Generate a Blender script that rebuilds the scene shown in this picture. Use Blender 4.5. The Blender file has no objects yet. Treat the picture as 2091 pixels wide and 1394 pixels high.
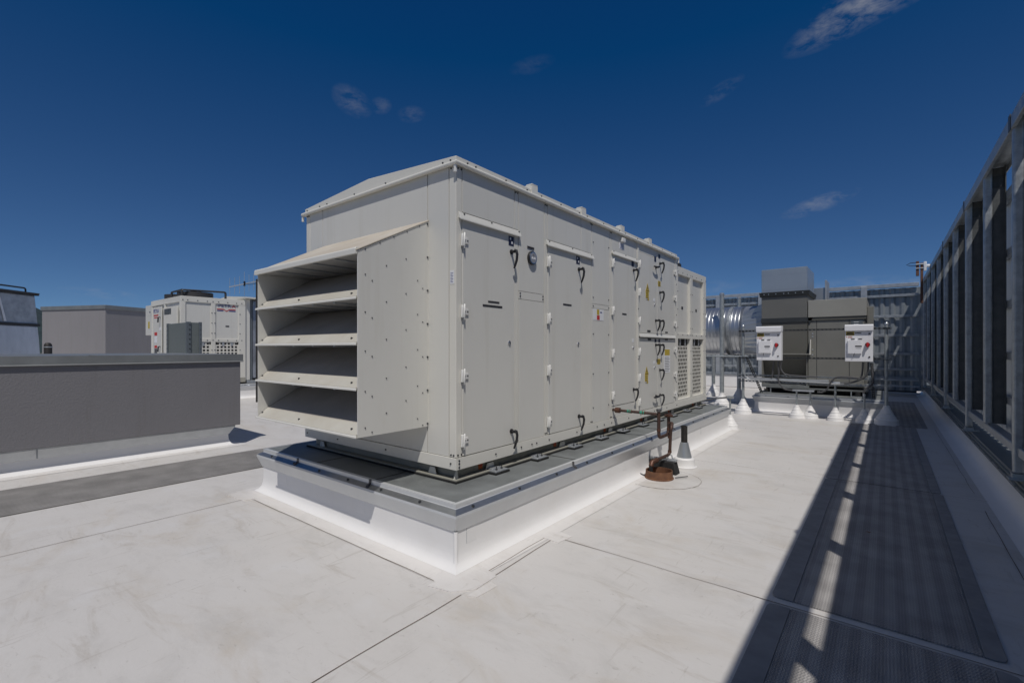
import bpy, bmesh, math, random
from mathutils import Vector, Matrix
random.seed(7)
S = bpy.context.scene
C = S.collection
# ------------------------------------------------------------------ camera
EYE = 1.55
YAW = math.radians(38.43)
cam = bpy.data.cameras.new('camera')
camo = bpy.data.objects.new('camera', cam)
C.objects.link(camo)
camo.location = (0, 0, EYE)
camo.rotation_euler = (math.pi / 2, 0, YAW)
cam.lens = 16.545
cam.sensor_width = 36
cam.shift_y = 0.0067
cam.clip_start = 0.05
cam.clip_end = 9000
S.camera = camo
S.view_settings.view_transform = 'Standard'
S.view_settings.look = 'None'
S.view_settings.exposure = 0.0
S.view_settings.gamma = 1.0
try:
    S.cycles.max_bounces = 6
    S.cycles.diffuse_bounces = 4
    S.cycles.transparent_max_bounces = 12
except Exception:
    pass
# ------------------------------------------------------------------ sun
SUN = Vector((0.405, -0.43, 1.0)).normalized()
sl = bpy.data.lights.new('sun', 'SUN')
sl.energy = 2.85
sl.angle = math.radians(0.5)
sl.color = (1.0, 0.955, 0.895)
slo = bpy.data.objects.new('sun', sl)
C.objects.link(slo)
slo.rotation_euler = SUN.to_track_quat('Z', 'Y').to_euler()
slo.location = (20, -20, 40)
# ------------------------------------------------------------------ sky
W = bpy.data.worlds.new('World')
S.world = W
W.use_nodes = True
def build_world():
    N = W.node_tree.nodes; L = W.node_tree.links
    bg = N['Background']
    sk = N.new('ShaderNodeTexSky'); sk.sky_type = 'NISHITA'; sk.sun_disc = False
    sk.sun_elevation = math.asin(SUN.z)
    sk.sun_rotation = math.atan2(SUN.x, SUN.y)
    sk.altitude = 2500; sk.air_density = 0.6; sk.dust_density = 0; sk.ozone_density = 5
    sep = N.new('ShaderNodeSeparateColor'); L.new(sk.outputs[0], sep.inputs[0])
    def m(op, a, b, clamp=False):
        n = N.new('ShaderNodeMath'); n.operation = op; n.use_clamp = clamp
        for i, v in enumerate((a, b)):
            if v is None: continue
            if isinstance(v, (int, float)): n.inputs[i].default_value = v
            else: L.new(v, n.inputs[i])
        return n.outputs[0]
    r = m('MAXIMUM', m('MULTIPLY', m('SUBTRACT', sep.outputs[0], 0.37), 0.40), 0.006)
    g = m('MAXIMUM', m('MULTIPLY', m('SUBTRACT', sep.outputs[1], 0.26), 0.47), 0.06)
    b = m('MULTIPLY', m('POWER', m('DIVIDE', sep.outputs[2], 1.56), 0.72), 1.0)
    r = m('MULTIPLY', m('POWER', m('DIVIDE', r, 0.56), 0.80), 0.60)
    g = m('MULTIPLY', m('POWER', m('DIVIDE', g, 1.24), 0.80), 1.24)
    b = m('MULTIPLY', b, 1.04)
    # wide glow added to the sky round the sun, out of view, lifting the shade
    tc = N.new('ShaderNodeTexCoord')
    vd = N.new('ShaderNodeVectorMath'); vd.operation = 'DOT_PRODUCT'; L.new(tc.outputs['Generated'], vd.inputs[0]); vd.inputs[1].default_value = SUN
    au = m('POWER', m('MAXIMUM', vd.outputs['Value'], 0.0), 4.0)
    r = m('ADD', r, m('MULTIPLY', au, 1.10)); g = m('ADD', g, m('MULTIPLY', au, 1.03)); b = m('ADD', b, m('MULTIPLY', au, .86))
    com = N.new('ShaderNodeCombineColor')
    L.new(r, com.inputs[0]); L.new(g, com.inputs[1]); L.new(b, com.inputs[2])
    # thin clouds placed by direction on the sky
    tc = N.new('ShaderNodeTexCoord')
    def dirv(az, el):
        return Vector((math.sin(az) * math.cos(el), math.cos(az) * math.cos(el), math.sin(el)))
    clouds = [  # screen-free: azimuth from +Y (deg, clockwise), elevation (deg), half widths (deg), tilt(deg), density
        (1.2, 31.0, 9.0, 2.1, 15, 1.2), (-57.2, 26.4, 2.2, 1.5, -25, 0.46), (-54.0, 26.4, 1.2, .9, 10, 0.34), (-50.5, 25.9, 1.6, .9, 10, 0.36),
        (-36.0, 31.0, 2.6, .9, 12, 0.14), (-14.5, 26.5, 2.4, .8, 25, 0.30), (-5.4, 14.4, 3.6, .9, 14, 0.70),
        (-16.0, 6.8, 4.2, .8, 3, 0.34), (-2.5, 5.9, 5.5, 1.2, 2, 0.5), (3.0, 5.6, 4.0, 1.0, 2, .5), (-79.5, 5.0, 3.2, .55, -4, 0.45), (-74, 4.6, 2.0, .35, 0, .35)]
    ns = N.new('ShaderNodeTexNoise'); ns.inputs['Scale'].default_value = 30; ns.inputs['Detail'].default_value = 10
    ns.inputs['Roughness'].default_value = 0.62; ns.inputs['Distortion'].default_value = 0.25
    mp = N.new('ShaderNodeMapping'); mp.inputs['Scale'].default_value = (1, 1, 2.2)
    L.new(tc.outputs['Generated'], mp.inputs[0]); L.new(mp.outputs[0], ns.inputs[0])
    tot = None
    for az, el, hw, hh, tilt, den in clouds:
        az = math.radians(az); el = math.radians(el); t = math.radians(tilt)
        d = dirv(az, el); e = Vector((math.cos(az), -math.sin(az), 0)); u = e.cross(d) * -1
        if u.z < 0: u = -u
        a = (e * math.cos(t) + u * math.sin(t)) / math.radians(hw)
        c = (u * math.cos(t) - e * math.sin(t)) / math.radians(hh)
        def dot(v):
            n = N.new('ShaderNodeVectorMath'); n.operation = 'DOT_PRODUCT'
            L.new(tc.outputs['Generated'], n.inputs[0]); n.inputs[1].default_value = v
            return n.outputs['Value']
        A = m('SUBTRACT', dot(a), a.dot(d)); B = m('SUBTRACT', dot(c), c.dot(d))
        rr = m('ADD', m('MULTIPLY', A, A), m('MULTIPLY', B, B))
        front = m('GREATER_THAN', dot(d), 0.5)
        k = m('MULTIPLY', m('MULTIPLY', m('SUBTRACT', 1.0, rr, True), front), den)
        tot = k if tot is None else m('ADD', tot, k)
    wisp = m('MULTIPLY', m('SUBTRACT', ns.outputs[0], 0.40), 2.7, True)
    fac = m('MULTIPLY', m('MULTIPLY', tot, wisp), 0.46, True)
    mx = N.new('ShaderNodeMix'); mx.data_type = 'RGBA'
    L.new(fac, mx.inputs[0]); L.new(com.outputs[0], mx.inputs[6]); mx.inputs[7].default_value = (3.1, 3.1, 3.15, 1)
    L.new(mx.outputs[2], bg.inputs[0])
    bg.inputs[1].default_value = 0.125
build_world()

# ------------------------------------------------------------------ measuring helpers (photo pixel -> point on a known plane)
FPX, CXP, HYP = 961.0, 1045.5, 711.0
def _ray(px, py):
    a = (px - CXP) / FPX; b = -(py - HYP) / FPX
    return (-math.sin(YAW) + a * math.cos(YAW), math.cos(YAW) + a * math.sin(YAW), b)
def G(px, py, z=0.0):
    r = _ray(px, py); t = (z - EYE) / r[2]; return Vector((r[0] * t, r[1] * t, z))
def PX(px, py, x):
    r = _ray(px, py); t = x / r[0]; return Vector((x, r[1] * t, EYE + r[2] * t))
def PY(px, py, y):
    r = _ray(px, py); t = y / r[1]; return Vector((r[0] * t, y, EYE + r[2] * t))

# ------------------------------------------------------------------ materials
MATS = {}
def mat(name, col, rough=0.5, metal=0.0, var=0.0, vscale=3.0, col2=None, bump=0.0, bscale=40.0, rvar=0.0, spec=0.5, stretch=(1, 1, 1), detail=6):
    if name in MATS: return MATS[name]
    M = bpy.data.materials.new(name); M.use_nodes = True
    N = M.node_tree.nodes; L = M.node_tree.links
    b = N['Principled BSDF']
    b.inputs['Base Color'].default_value = (*col, 1); b.inputs['Roughness'].default_value = rough
    b.inputs['Metallic'].default_value = metal
    b.inputs['Specular IOR Level'].default_value = spec
    g = N.new('ShaderNodeNewGeometry'); mp = N.new('ShaderNodeMapping'); mp.inputs['Scale'].default_value = stretch
    L.new(g.outputs['Position'], mp.inputs[0])
    if var or col2 or rvar:
        n = N.new('ShaderNodeTexNoise'); n.inputs['Scale'].default_value = vscale; n.inputs['Detail'].default_value = detail
        n.inputs['Roughness'].default_value = 0.6
        L.new(mp.outputs[0], n.inputs[0])
        r = N.new('ShaderNodeValToRGB'); r.color_ramp.elements[0].position = 0.33; r.color_ramp.elements[1].position = 0.68
        c2 = col2 or tuple(c * (1 - var) for c in col)
        r.color_ramp.elements[0].color = (*c2, 1); r.color_ramp.elements[1].color = (*col, 1)
        L.new(n.outputs[0], r.inputs[0]); L.new(r.outputs[0], b.inputs['Base Color'])
        if rvar:
            mr = N.new('ShaderNodeMapRange'); mr.inputs[1].default_value = .3; mr.inputs[2].default_value = .7
            mr.inputs[3].default_value = rough - rvar; mr.inputs[4].default_value = rough + rvar
            L.new(n.outputs[0], mr.inputs[0]); L.new(mr.outputs[0], b.inputs['Roughness'])
    if bump:
        n2 = N.new('ShaderNodeTexNoise'); n2.inputs['Scale'].default_value = bscale; n2.inputs['Detail'].default_value = 4
        L.new(mp.outputs[0], n2.inputs[0])
        bp = N.new('ShaderNodeBump'); bp.inputs['Strength'].default_value = bump; bp.inputs['Distance'].default_value = 0.01
        L.new(n2.outputs[0], bp.inputs['Height']); L.new(bp.outputs[0], b.inputs['Normal'])
    MATS[name] = M
    return M

def membrane_mat(name, base, stains=True, dirt=1.0, bump=.20):
    M = bpy.data.materials.new(name); M.use_nodes = True
    N = M.node_tree.nodes; L = M.node_tree.links; b = N['Principled BSDF']
    b.inputs['Roughness'].default_value = 0.50; b.inputs['Specular IOR Level'].default_value = 0.4
    g = N.new('ShaderNodeNewGeometry')
    def noise(scale, stretch=(1, 1, 1), det=7, rough=.6, dist=0.0, rot=0):
        mp = N.new('ShaderNodeMapping'); mp.inputs['Scale'].default_value = stretch; mp.inputs['Rotation'].default_value = (0, 0, rot)
        L.new(g.outputs['Position'], mp.inputs[0])
        n = N.new('ShaderNodeTexNoise'); n.inputs['Scale'].default_value = scale; n.inputs['Detail'].default_value = det
        n.inputs['Roughness'].default_value = rough; n.inputs['Distortion'].default_value = dist
        L.new(mp.outputs[0], n.inputs[0]); return n.outputs[0]
    def ramp(v, a, c, ca=0.0, cb=1.0):
        r = N.new('ShaderNodeMapRange'); r.inputs[1].default_value = a; r.inputs[2].default_value = c
        r.inputs[3].default_value = ca; r.inputs[4].default_value = cb * dirt; r.interpolation_type = 'SMOOTHSTEP'
        L.new(v, r.inputs[0]); return r.outputs[0]
    def mix(f, a, c, mode='MIX'):
        m = N.new('ShaderNodeMix'); m.data_type = 'RGBA'; m.blend_type = mode
        L.new(f, m.inputs[0])
        if isinstance(a, tuple): m.inputs[6].default_value = (*a, 1)
        else: L.new(a, m.inputs[6])
        m.inputs[7].default_value = (*c, 1)
        return m.outputs[2]
    col = mix(ramp(noise(1.1, (1, 1, 1), 8, .65), .42, .75, 0, .55), base, tuple(x * y for x, y in zip(base, (.90, .885, .86))))
    if stains:
        col = mix(ramp(noise(1.6, (.55, 1, 1), 9, .68, .6), .50, .72, 0, .75), col, (.47, .41, .33))
        col = mix(ramp(noise(3.1, (.5, 1, 1), 10, .72, .4), .47, .68, 0, .62), col, (.45, .435, .415))
        col = mix(ramp(noise(5.0, (.22, 1, 1), 8, .72, 1.0, .15), .54, .68, 0, .62), col, (.40, .36, .31))
        col = mix(ramp(noise(30.0, (.4, 1, 1), 4, .65, 1.2, .3), .62, .74, 0, .6), col, (.30, .28, .255))
        col = mix(ramp(noise(2.6, (1, 1, 1), 4, .5, .3), .58, .70, 0, .4), col, (.65, .65, .66))
        col = mix(ramp(noise(14.0, (1, .13, 1), 5, .65, 1.5, -.35), .60, .69, 0, .5), col, (.36, .33, .295))
        col = mix(ramp(noise(120.0, (1, 1, 1), 2, .5), .68, .78, 0, .5), col, (.28, .265, .25))
    L.new(col, b.inputs['Base Color'])
    bp = N.new('ShaderNodeBump'); bp.inputs['Strength'].default_value = bump; bp.inputs['Distance'].default_value = 0.012
    ad = N.new('ShaderNodeMath'); ad.operation = 'ADD'; bp.inputs['Distance'].default_value = 0.02
    L.new(noise(3.2, (.6, 1, 1), 4, .5, 1.2), ad.inputs[0]); fine = N.new('ShaderNodeMath'); fine.operation = 'MULTIPLY'; fine.inputs[1].default_value = .25; L.new(noise(40, (1, 1, 1), 3), fine.inputs[0]); L.new(fine.outputs[0], ad.inputs[1])
    L.new(ad.outputs[0], bp.inputs['Height']); L.new(bp.outputs[0], b.inputs['Normal'])
    MATS[name] = M
    return M

def mat_rib(name, base, period, dark, axis=0, zig=0.0, band=0.0):
    """walkway mat: fine moulded ribs running along Y"""
    M = bpy.data.materials.new(name); M.use_nodes = True
    N = M.node_tree.nodes; L = M.node_tree.links; b = N['Principled BSDF']
    b.inputs['Roughness'].default_value = 0.7; b.inputs['Specular IOR Level'].default_value = 0.3
    g = N.new('ShaderNodeNewGeometry'); sp = N.new('ShaderNodeSeparateXYZ'); L.new(g.outputs['Position'], sp.inputs[0])
    def m(op, a, c):
        n = N.new('ShaderNodeMath'); n.operation = op
        for i, v in enumerate((a, c)):
            if v is None: continue
            if isinstance(v, (int, float)): n.inputs[i].default_value = v
            else: L.new(v, n.inputs[i])
        return n.outputs[0]
    x = sp.outputs[0]; y = sp.outputs[1]
    if zig:
        z = m('PINGPONG', y, zig); x = m('ADD', x, m('MULTIPLY', z, 0.6))
    w = m('SINE', m('MULTIPLY', x, 2 * math.pi / period), None)
    r = N.new('ShaderNodeMapRange'); r.inputs[1].default_value = -1; r.inputs[2].default_value = -.2; r.inputs[3].default_value = 1; r.inputs[4].default_value = 0
    L.new(w, r.inputs[0])
    n = N.new('ShaderNodeTexNoise'); n.inputs['Scale'].default_value = 3.5; n.inputs['Detail'].default_value = 8; L.new(g.outputs['Position'], n.inputs[0])
    mr = N.new('ShaderNodeMapRange'); mr.inputs[1].default_value = .35; mr.inputs[2].default_value = .7; mr.inputs[3].default_value = .78; mr.inputs[4].default_value = 1.1
    L.new(n.outputs[0], mr.inputs[0])
    mx = N.new('ShaderNodeMix'); mx.data_type = 'RGBA'; L.new(m('MULTIPLY', r.outputs[0], dark), mx.inputs[0])
    mx.inputs[6].default_value = (*base, 1); mx.inputs[7].default_value = (*[c * .35 for c in base], 1)
    m2 = N.new('ShaderNodeMix'); m2.data_type = 'RGBA'; m2.blend_type = 'MULTIPLY'; m2.inputs[0].default_value = 1
    L.new(mx.outputs[2], m2.inputs[6]); L.new(mr.outputs[0], m2.inputs[7])
    last = m2.outputs[2]
    if band:
        bs = m('SINE', m('MULTIPLY', sp.outputs[0], 2 * math.pi / band), None)
        br = N.new('ShaderNodeMapRange'); br.inputs[1].default_value = -.35; br.inputs[2].default_value = .35; br.inputs[3].default_value = .85; br.inputs[4].default_value = 1.06
        L.new(bs, br.inputs[0])
        m3 = N.new('ShaderNodeMix'); m3.data_type = 'RGBA'; m3.blend_type = 'MULTIPLY'; m3.inputs[0].default_value = 1
        L.new(last, m3.inputs[6]); L.new(br.outputs[0], m3.inputs[7]); last = m3.outputs[2]
    L.new(last, b.inputs['Base Color'])
    bp = N.new('ShaderNodeBump'); bp.inputs['Strength'].default_value = 0.5; bp.inputs['Distance'].default_value = 0.004
    L.new(w, bp.inputs['Height']); L.new(bp.outputs[0], b.inputs['Normal'])
    MATS[name] = M
    return M

def perforated_mat(name, col):
    """sheet steel with small punched holes: a share of the light passes"""
    M = bpy.data.materials.new(name); M.use_nodes = True
    N = M.node_tree.nodes; L = M.node_tree.links; b = N['Principled BSDF']; out = N['Material Output']
    b.inputs['Roughness'].default_value = 0.45; b.inputs['Metallic'].default_value = 0.25
    b.inputs['Base Color'].default_value = (*col, 1)
    g = N.new('ShaderNodeNewGeometry'); sp = N.new('ShaderNodeSeparateXYZ'); L.new(g.outputs['Position'], sp.inputs[0])
    mu = N.new('ShaderNodeMath'); mu.operation = 'MULTIPLY'; mu.inputs[1].default_value = 2 * math.pi / 0.24; L.new(sp.outputs[2], mu.inputs[0])
    si = N.new('ShaderNodeMath'); si.operation = 'SINE'; L.new(mu.outputs[0], si.inputs[0])
    mr = N.new('ShaderNodeMapRange'); mr.inputs[1].default_value = -.4; mr.inputs[2].default_value = .6; mr.inputs[3].default_value = 0.0; mr.inputs[4].default_value = 0.008  # see-through share banded by height, added to stripe the wall's cast shade
    L.new(si.outputs[0], mr.inputs[0])
    t = N.new('ShaderNodeBsdfTransparent'); mx = N.new('ShaderNodeMixShader')
    L.new(mr.outputs[0], mx.inputs[0]); L.new(b.outputs[0], mx.inputs[1]); L.new(t.outputs[0], mx.inputs[2]); L.new(mx.outputs[0], out.inputs[0])
    MATS[name] = M
    return M

def dots_mat(name, ca, cb, period):
    M = bpy.data.materials.new(name); M.use_nodes = True
    N = M.node_tree.nodes; L = M.node_tree.links; b = N['Principled BSDF']; b.inputs['Roughness'].default_value = .6
    g = N.new('ShaderNodeNewGeometry'); v = N.new('ShaderNodeTexVoronoi'); v.inputs['Scale'].default_value = 1 / period; v.inputs['Randomness'].default_value = 0
    L.new(g.outputs['Position'], v.inputs[0])
    r = N.new('ShaderNodeValToRGB'); r.color_ramp.elements[0].position = .30; r.color_ramp.elements[1].position = .42
    r.color_ramp.elements[0].color = (*cb, 1); r.color_ramp.elements[1].color = (*ca, 1)
    L.new(v.outputs['Distance'], r.inputs[0]); L.new(r.outputs[0], b.inputs['Base Color'])
    MATS[name] = M
    return M

m_roof = membrane_mat('roof_membrane', (.605, .587, .568), dirt=.62)
m_flash = membrane_mat('flashing_membrane', (.78, .772, .765), stains=False, bump=.10)
m_apron = membrane_mat('apron_membrane', (.68, .66, .64), dirt=.40, bump=.12)
m_boot = mat('pipe_boot_white', (.78, .77, .76), .55, 0, .06, 6, bump=.15, bscale=30)
m_seam = mat('seam_dirt', (.20, .15, .11), .9, 0, .5, 9)
m_matR = mat_rib('walkway_mat_rubber', (.40, .385, .375), .014, .40, zig=.014, band=.1)
m_matB = mat('walkway_mat_border', (.30, .295, .295), .75, 0, .25, 6, bump=.2, bscale=200)
m_matL = mat_rib('walkway_mat_ribbed', (.275, .265, .255), .05, .75)
def painted_sheet(name, base, streak=.36, ra=.30, rb=.48, grain=0.0):
    M = bpy.data.materials.new(name); M.use_nodes = True
    N = M.node_tree.nodes; L = M.node_tree.links; b = N['Principled BSDF']
    b.inputs['Roughness'].default_value = .40
    g = N.new('ShaderNodeNewGeometry')
    def noise(scale, stretch, det=6, rough=.6, dist=0.0):
        mp = N.new('ShaderNodeMapping'); mp.inputs['Scale'].default_value = stretch; L.new(g.outputs['Position'], mp.inputs[0])
        n = N.new('ShaderNodeTexNoise'); n.inputs['Scale'].default_value = scale; n.inputs['Detail'].default_value = det
        n.inputs['Roughness'].default_value = rough; n.inputs['Distortion'].default_value = dist; L.new(mp.outputs[0], n.inputs[0]); return n.outputs[0]
    def lay(col, v, a, c, f, tint):
        r = N.new('ShaderNodeMapRange'); r.inputs[1].default_value = a; r.inputs[2].default_value = c; r.inputs[4].default_value = f
        L.new(v, r.inputs[0]); m = N.new('ShaderNodeMix'); m.data_type = 'RGBA'; L.new(r.outputs[0], m.inputs[0])
        if isinstance(col, tuple): m.inputs[6].default_value = (*col, 1)
        else: L.new(col, m.inputs[6])
        m.inputs[7].default_value = (*tint, 1); return m.outputs[2]
    d = lambda k, w=(1, 1, 1): tuple(x * k * y for x, y in zip(base, w))
    c = lay(base, noise(1.4, (1, 1, .5)), .38, .70, .6, d(.93))
    c = lay(c, noise(7.0, (1, 1, .05), 5, .65, .2), .54, .74, streak, d(.78, (1, .96, .88)))    # rain streaks
    c = lay(c, noise(2.6, (1, 1, .35), 8, .7), .60, .76, .30, d(.80, (1, .95, .86)))           # dusty clouds
    c = lay(c, noise(60.0, (1, 1, 1), 3, .5), .70, .80, .35, d(.62, (1, .95, .86)))            # specks
    L.new(c, b.inputs['Base Color'])
    mr = N.new('ShaderNodeMapRange'); mr.inputs[1].default_value = .3; mr.inputs[2].default_value = .7; mr.inputs[3].default_value = ra; mr.inputs[4].default_value = rb
    L.new(noise(2.0, (1, 1, .5)), mr.inputs[0]); L.new(mr.outputs[0], b.inputs['Roughness'])
    bp = N.new('ShaderNodeBump'); bp.inputs['Strength'].default_value = .30; bp.inputs['Distance'].default_value = .012
    L.new(noise(55.0 if grain else 2.2, (1, 1, 1 if grain else .5), 4 if grain else 2, .4), bp.inputs['Height']); L.new(bp.outputs[0], b.inputs['Normal'])
    MATS[name] = M; return M
m_cream = painted_sheet('cream_paint', (.635, .627, .588))
m_cream2 = mat('cream_paint_frame', (.67, .655, .60), .42, 0, .05, 2.0, rvar=.05)
m_trim = mat('cream_paint_trim', (.70, .685, .63), .4, 0, .06, 4.0)
m_blade = mat('blade_cream_paint', (.545, .53, .475), .5, 0, 0, 3, col2=(.48, .45, .385))
m_dust = mat('dusty_cream_paint', (.57, .53, .455), .65, 0, 0, 2.2, col2=(.46, .40, .32))
m_gap = mat('joint_and_gap_shade', (.05, .048, .042), .8)  # near-black for shade in the panel gaps; also the dark deck joints
m_base = mat('base_rail_paint', (.36, .35, .30), .5, 0, .2, 5)
m_hinge = mat('hinge_white', (.70, .695, .67), .4)
m_black = mat('black_plastic', (.018, .018, .02), .38)
m_rubber = mat('black_rubber', (.02, .02, .02), .8, 0, .4, 30, bump=.3, bscale=120)
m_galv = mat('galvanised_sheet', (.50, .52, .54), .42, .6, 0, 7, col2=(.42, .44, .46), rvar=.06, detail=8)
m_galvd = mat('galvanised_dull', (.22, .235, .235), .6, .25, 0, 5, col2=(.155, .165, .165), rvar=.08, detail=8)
m_edge = mat('coping_edge_metal', (.66, .675, .68), .38, .35, 0, 3, col2=(.58, .595, .605), rvar=.05, detail=8)  # lighter copy of the coping metal, the roof's bright reflection put in
m_coping = mat('coping_metal', (.33, .35, .365), .30, .85, 0, 3, col2=(.52, .535, .55), rvar=.04, detail=8)  # darker copy of the coping metal, the deep sky reflection put in
m_steel = mat('galvanised_steel', (.43, .46, .485), .42, .55, 0, 14, col2=(.29, .31, .33), rvar=.1, detail=9, bump=.1, bscale=60)
m_web = mat('shaded_steel_web', (.105, .112, .115), .6, .25, 0, 9, col2=(.06, .065, .067), rvar=.1, detail=9, bump=.1, bscale=60)  # steel colour darkened to hold the shade on the post webs
m_tube = mat('galvanised_tube', (.42, .45, .46), .45, .5, 0, 18, col2=(.30, .33, .34), rvar=.1)
m_strut = mat('strut_steel', (.12, .125, .13), .5, .5, .3, 20)
m_perf = perforated_mat('perforated_sheet', (.52, .555, .58))
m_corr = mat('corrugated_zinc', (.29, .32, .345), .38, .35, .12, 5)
m_spiral = mat('spiral_duct_metal', (.58, .60, .62), .33, .90, .06, 3)
m_bright = mat('bright_sheet_metal', (.50, .525, .54), .36, .72, 0, 2.5, col2=(.46, .485, .505), rvar=.03)
m_screw = mat('screw_head', (.20, .20, .20), .35, .8)
m_bolt = mat('bolt_zinc', (.12, .125, .13), .4, .8)
m_perfin = dots_mat('perforated_liner', (.40, .39, .37), (.10, .10, .095), .018)
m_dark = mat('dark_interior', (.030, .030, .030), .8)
m_coil = mat('coil_fins', (.010, .010, .011), .5, .4, .3, 40)
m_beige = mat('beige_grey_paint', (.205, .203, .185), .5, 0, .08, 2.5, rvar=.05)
m_beigel = mat('top_casing_beige', (.315, .31, .28), .5, 0, .08, 2.5, rvar=.05)  # lighter beige on the top casing than on the main casing
m_beiget = mat('tower_beige', (.15, .15, .14), .5, 0, .08, 2.5, rvar=.05)  # darker beige on the upper tower casing
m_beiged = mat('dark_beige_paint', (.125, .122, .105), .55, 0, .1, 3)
m_charc = mat('charcoal_flange', (.045, .05, .052), .5, .3, .2, 12)
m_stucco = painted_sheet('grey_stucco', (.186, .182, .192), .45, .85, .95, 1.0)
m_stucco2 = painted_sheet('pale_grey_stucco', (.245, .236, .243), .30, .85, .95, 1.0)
m_cap = mat('grey_coping_paint', (.25, .262, .262), .42, .35, .16, 3, rvar=.08)
m_pvc = mat('white_enclosure_paint', (.82, .82, .84), .4, 0, .03, 5)
m_red = mat('red_plastic', (.50, .02, .025), .35)
m_yel = mat('yellow_label', (.50, .37, .04), .5, 0, .08, 30)
m_white = mat('white_label', (.72, .73, .75), .5)
m_ink = mat('label_ink', (.03, .03, .035), .6)
m_blue = mat('blue_ink', (.03, .045, .22), .5)
m_navy = mat('navy_label', (.012, .017, .05), .5)
m_redink = mat('red_ink', (.50, .035, .03), .5)
m_orange = mat('orange_label', (.55, .14, .03), .6)
m_chrome = mat('chrome', (.75, .76, .78), .15, 1.0)
m_glass = mat('gauge_face', (.26, .27, .30), .12)
m_copper = mat('oxidised_copper', (.095, .05, .038), .5, .3, 0, 22, col2=(.05, .032, .026), rvar=.12)
m_copper2 = mat('copper_fitting', (.14, .065, .042), .45, .4, .4, 30)
m_green = mat('verdigris_tape', (.03, .25, .17), .55)
m_rust = mat('rusty_iron', (.225, .105, .052), .85, .1, 0, 12, col2=(.12, .058, .034), bump=.4, bscale=60)
m_iron = mat('dark_iron_pipe', (.05, .047, .045), .6, .4, .6, 30)
m_conduit = mat('grey_conduit', (.085, .085, .09), .5, 0, .15, 30)
m_emt = mat('bright_conduit', (.55, .57, .58), .35, .7)
m_wrap = mat('plastic_wrap', (.64, .67, .72), .22, 0, 0, 2.6, col2=(.50, .53, .58), bump=.6, bscale=5, spec=.6, stretch=(1, 1, .4))
m_wrapd = mat('plastic_wrap_dark', (.47, .50, .535), .25, 0, .35, 3, bump=.6, bscale=5)
m_strap = mat('black_strap', (.03, .03, .032), .6)
m_foil = mat('plastic_film', (.35, .38, .44), .18, .4, .4, 2.5, bump=.8, bscale=6)
m_ductg = mat('grey_green_duct', (.155, .175, .17), .5, .15, .08, 3)
m_ductj = mat('grey_green_duct_frame', (.13, .15, .165), .5, .25, .08, 3)
m_hill = mat('forest_hill', (.030, .055, .060), 1.0, 0, .5, .02)
m_land = mat('valley_ground', (.10, .11, .08), 1.0, 0, .4, .01)
m_rustsq = mat('rusty_post', (.20, .10, .07), .7, .3, .4, 10)
m_leaf = mat('dry_leaf', (.22, .09, .03), .8)
m_camw = mat('white_camera_paint', (.72, .73, .75), .4)

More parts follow.
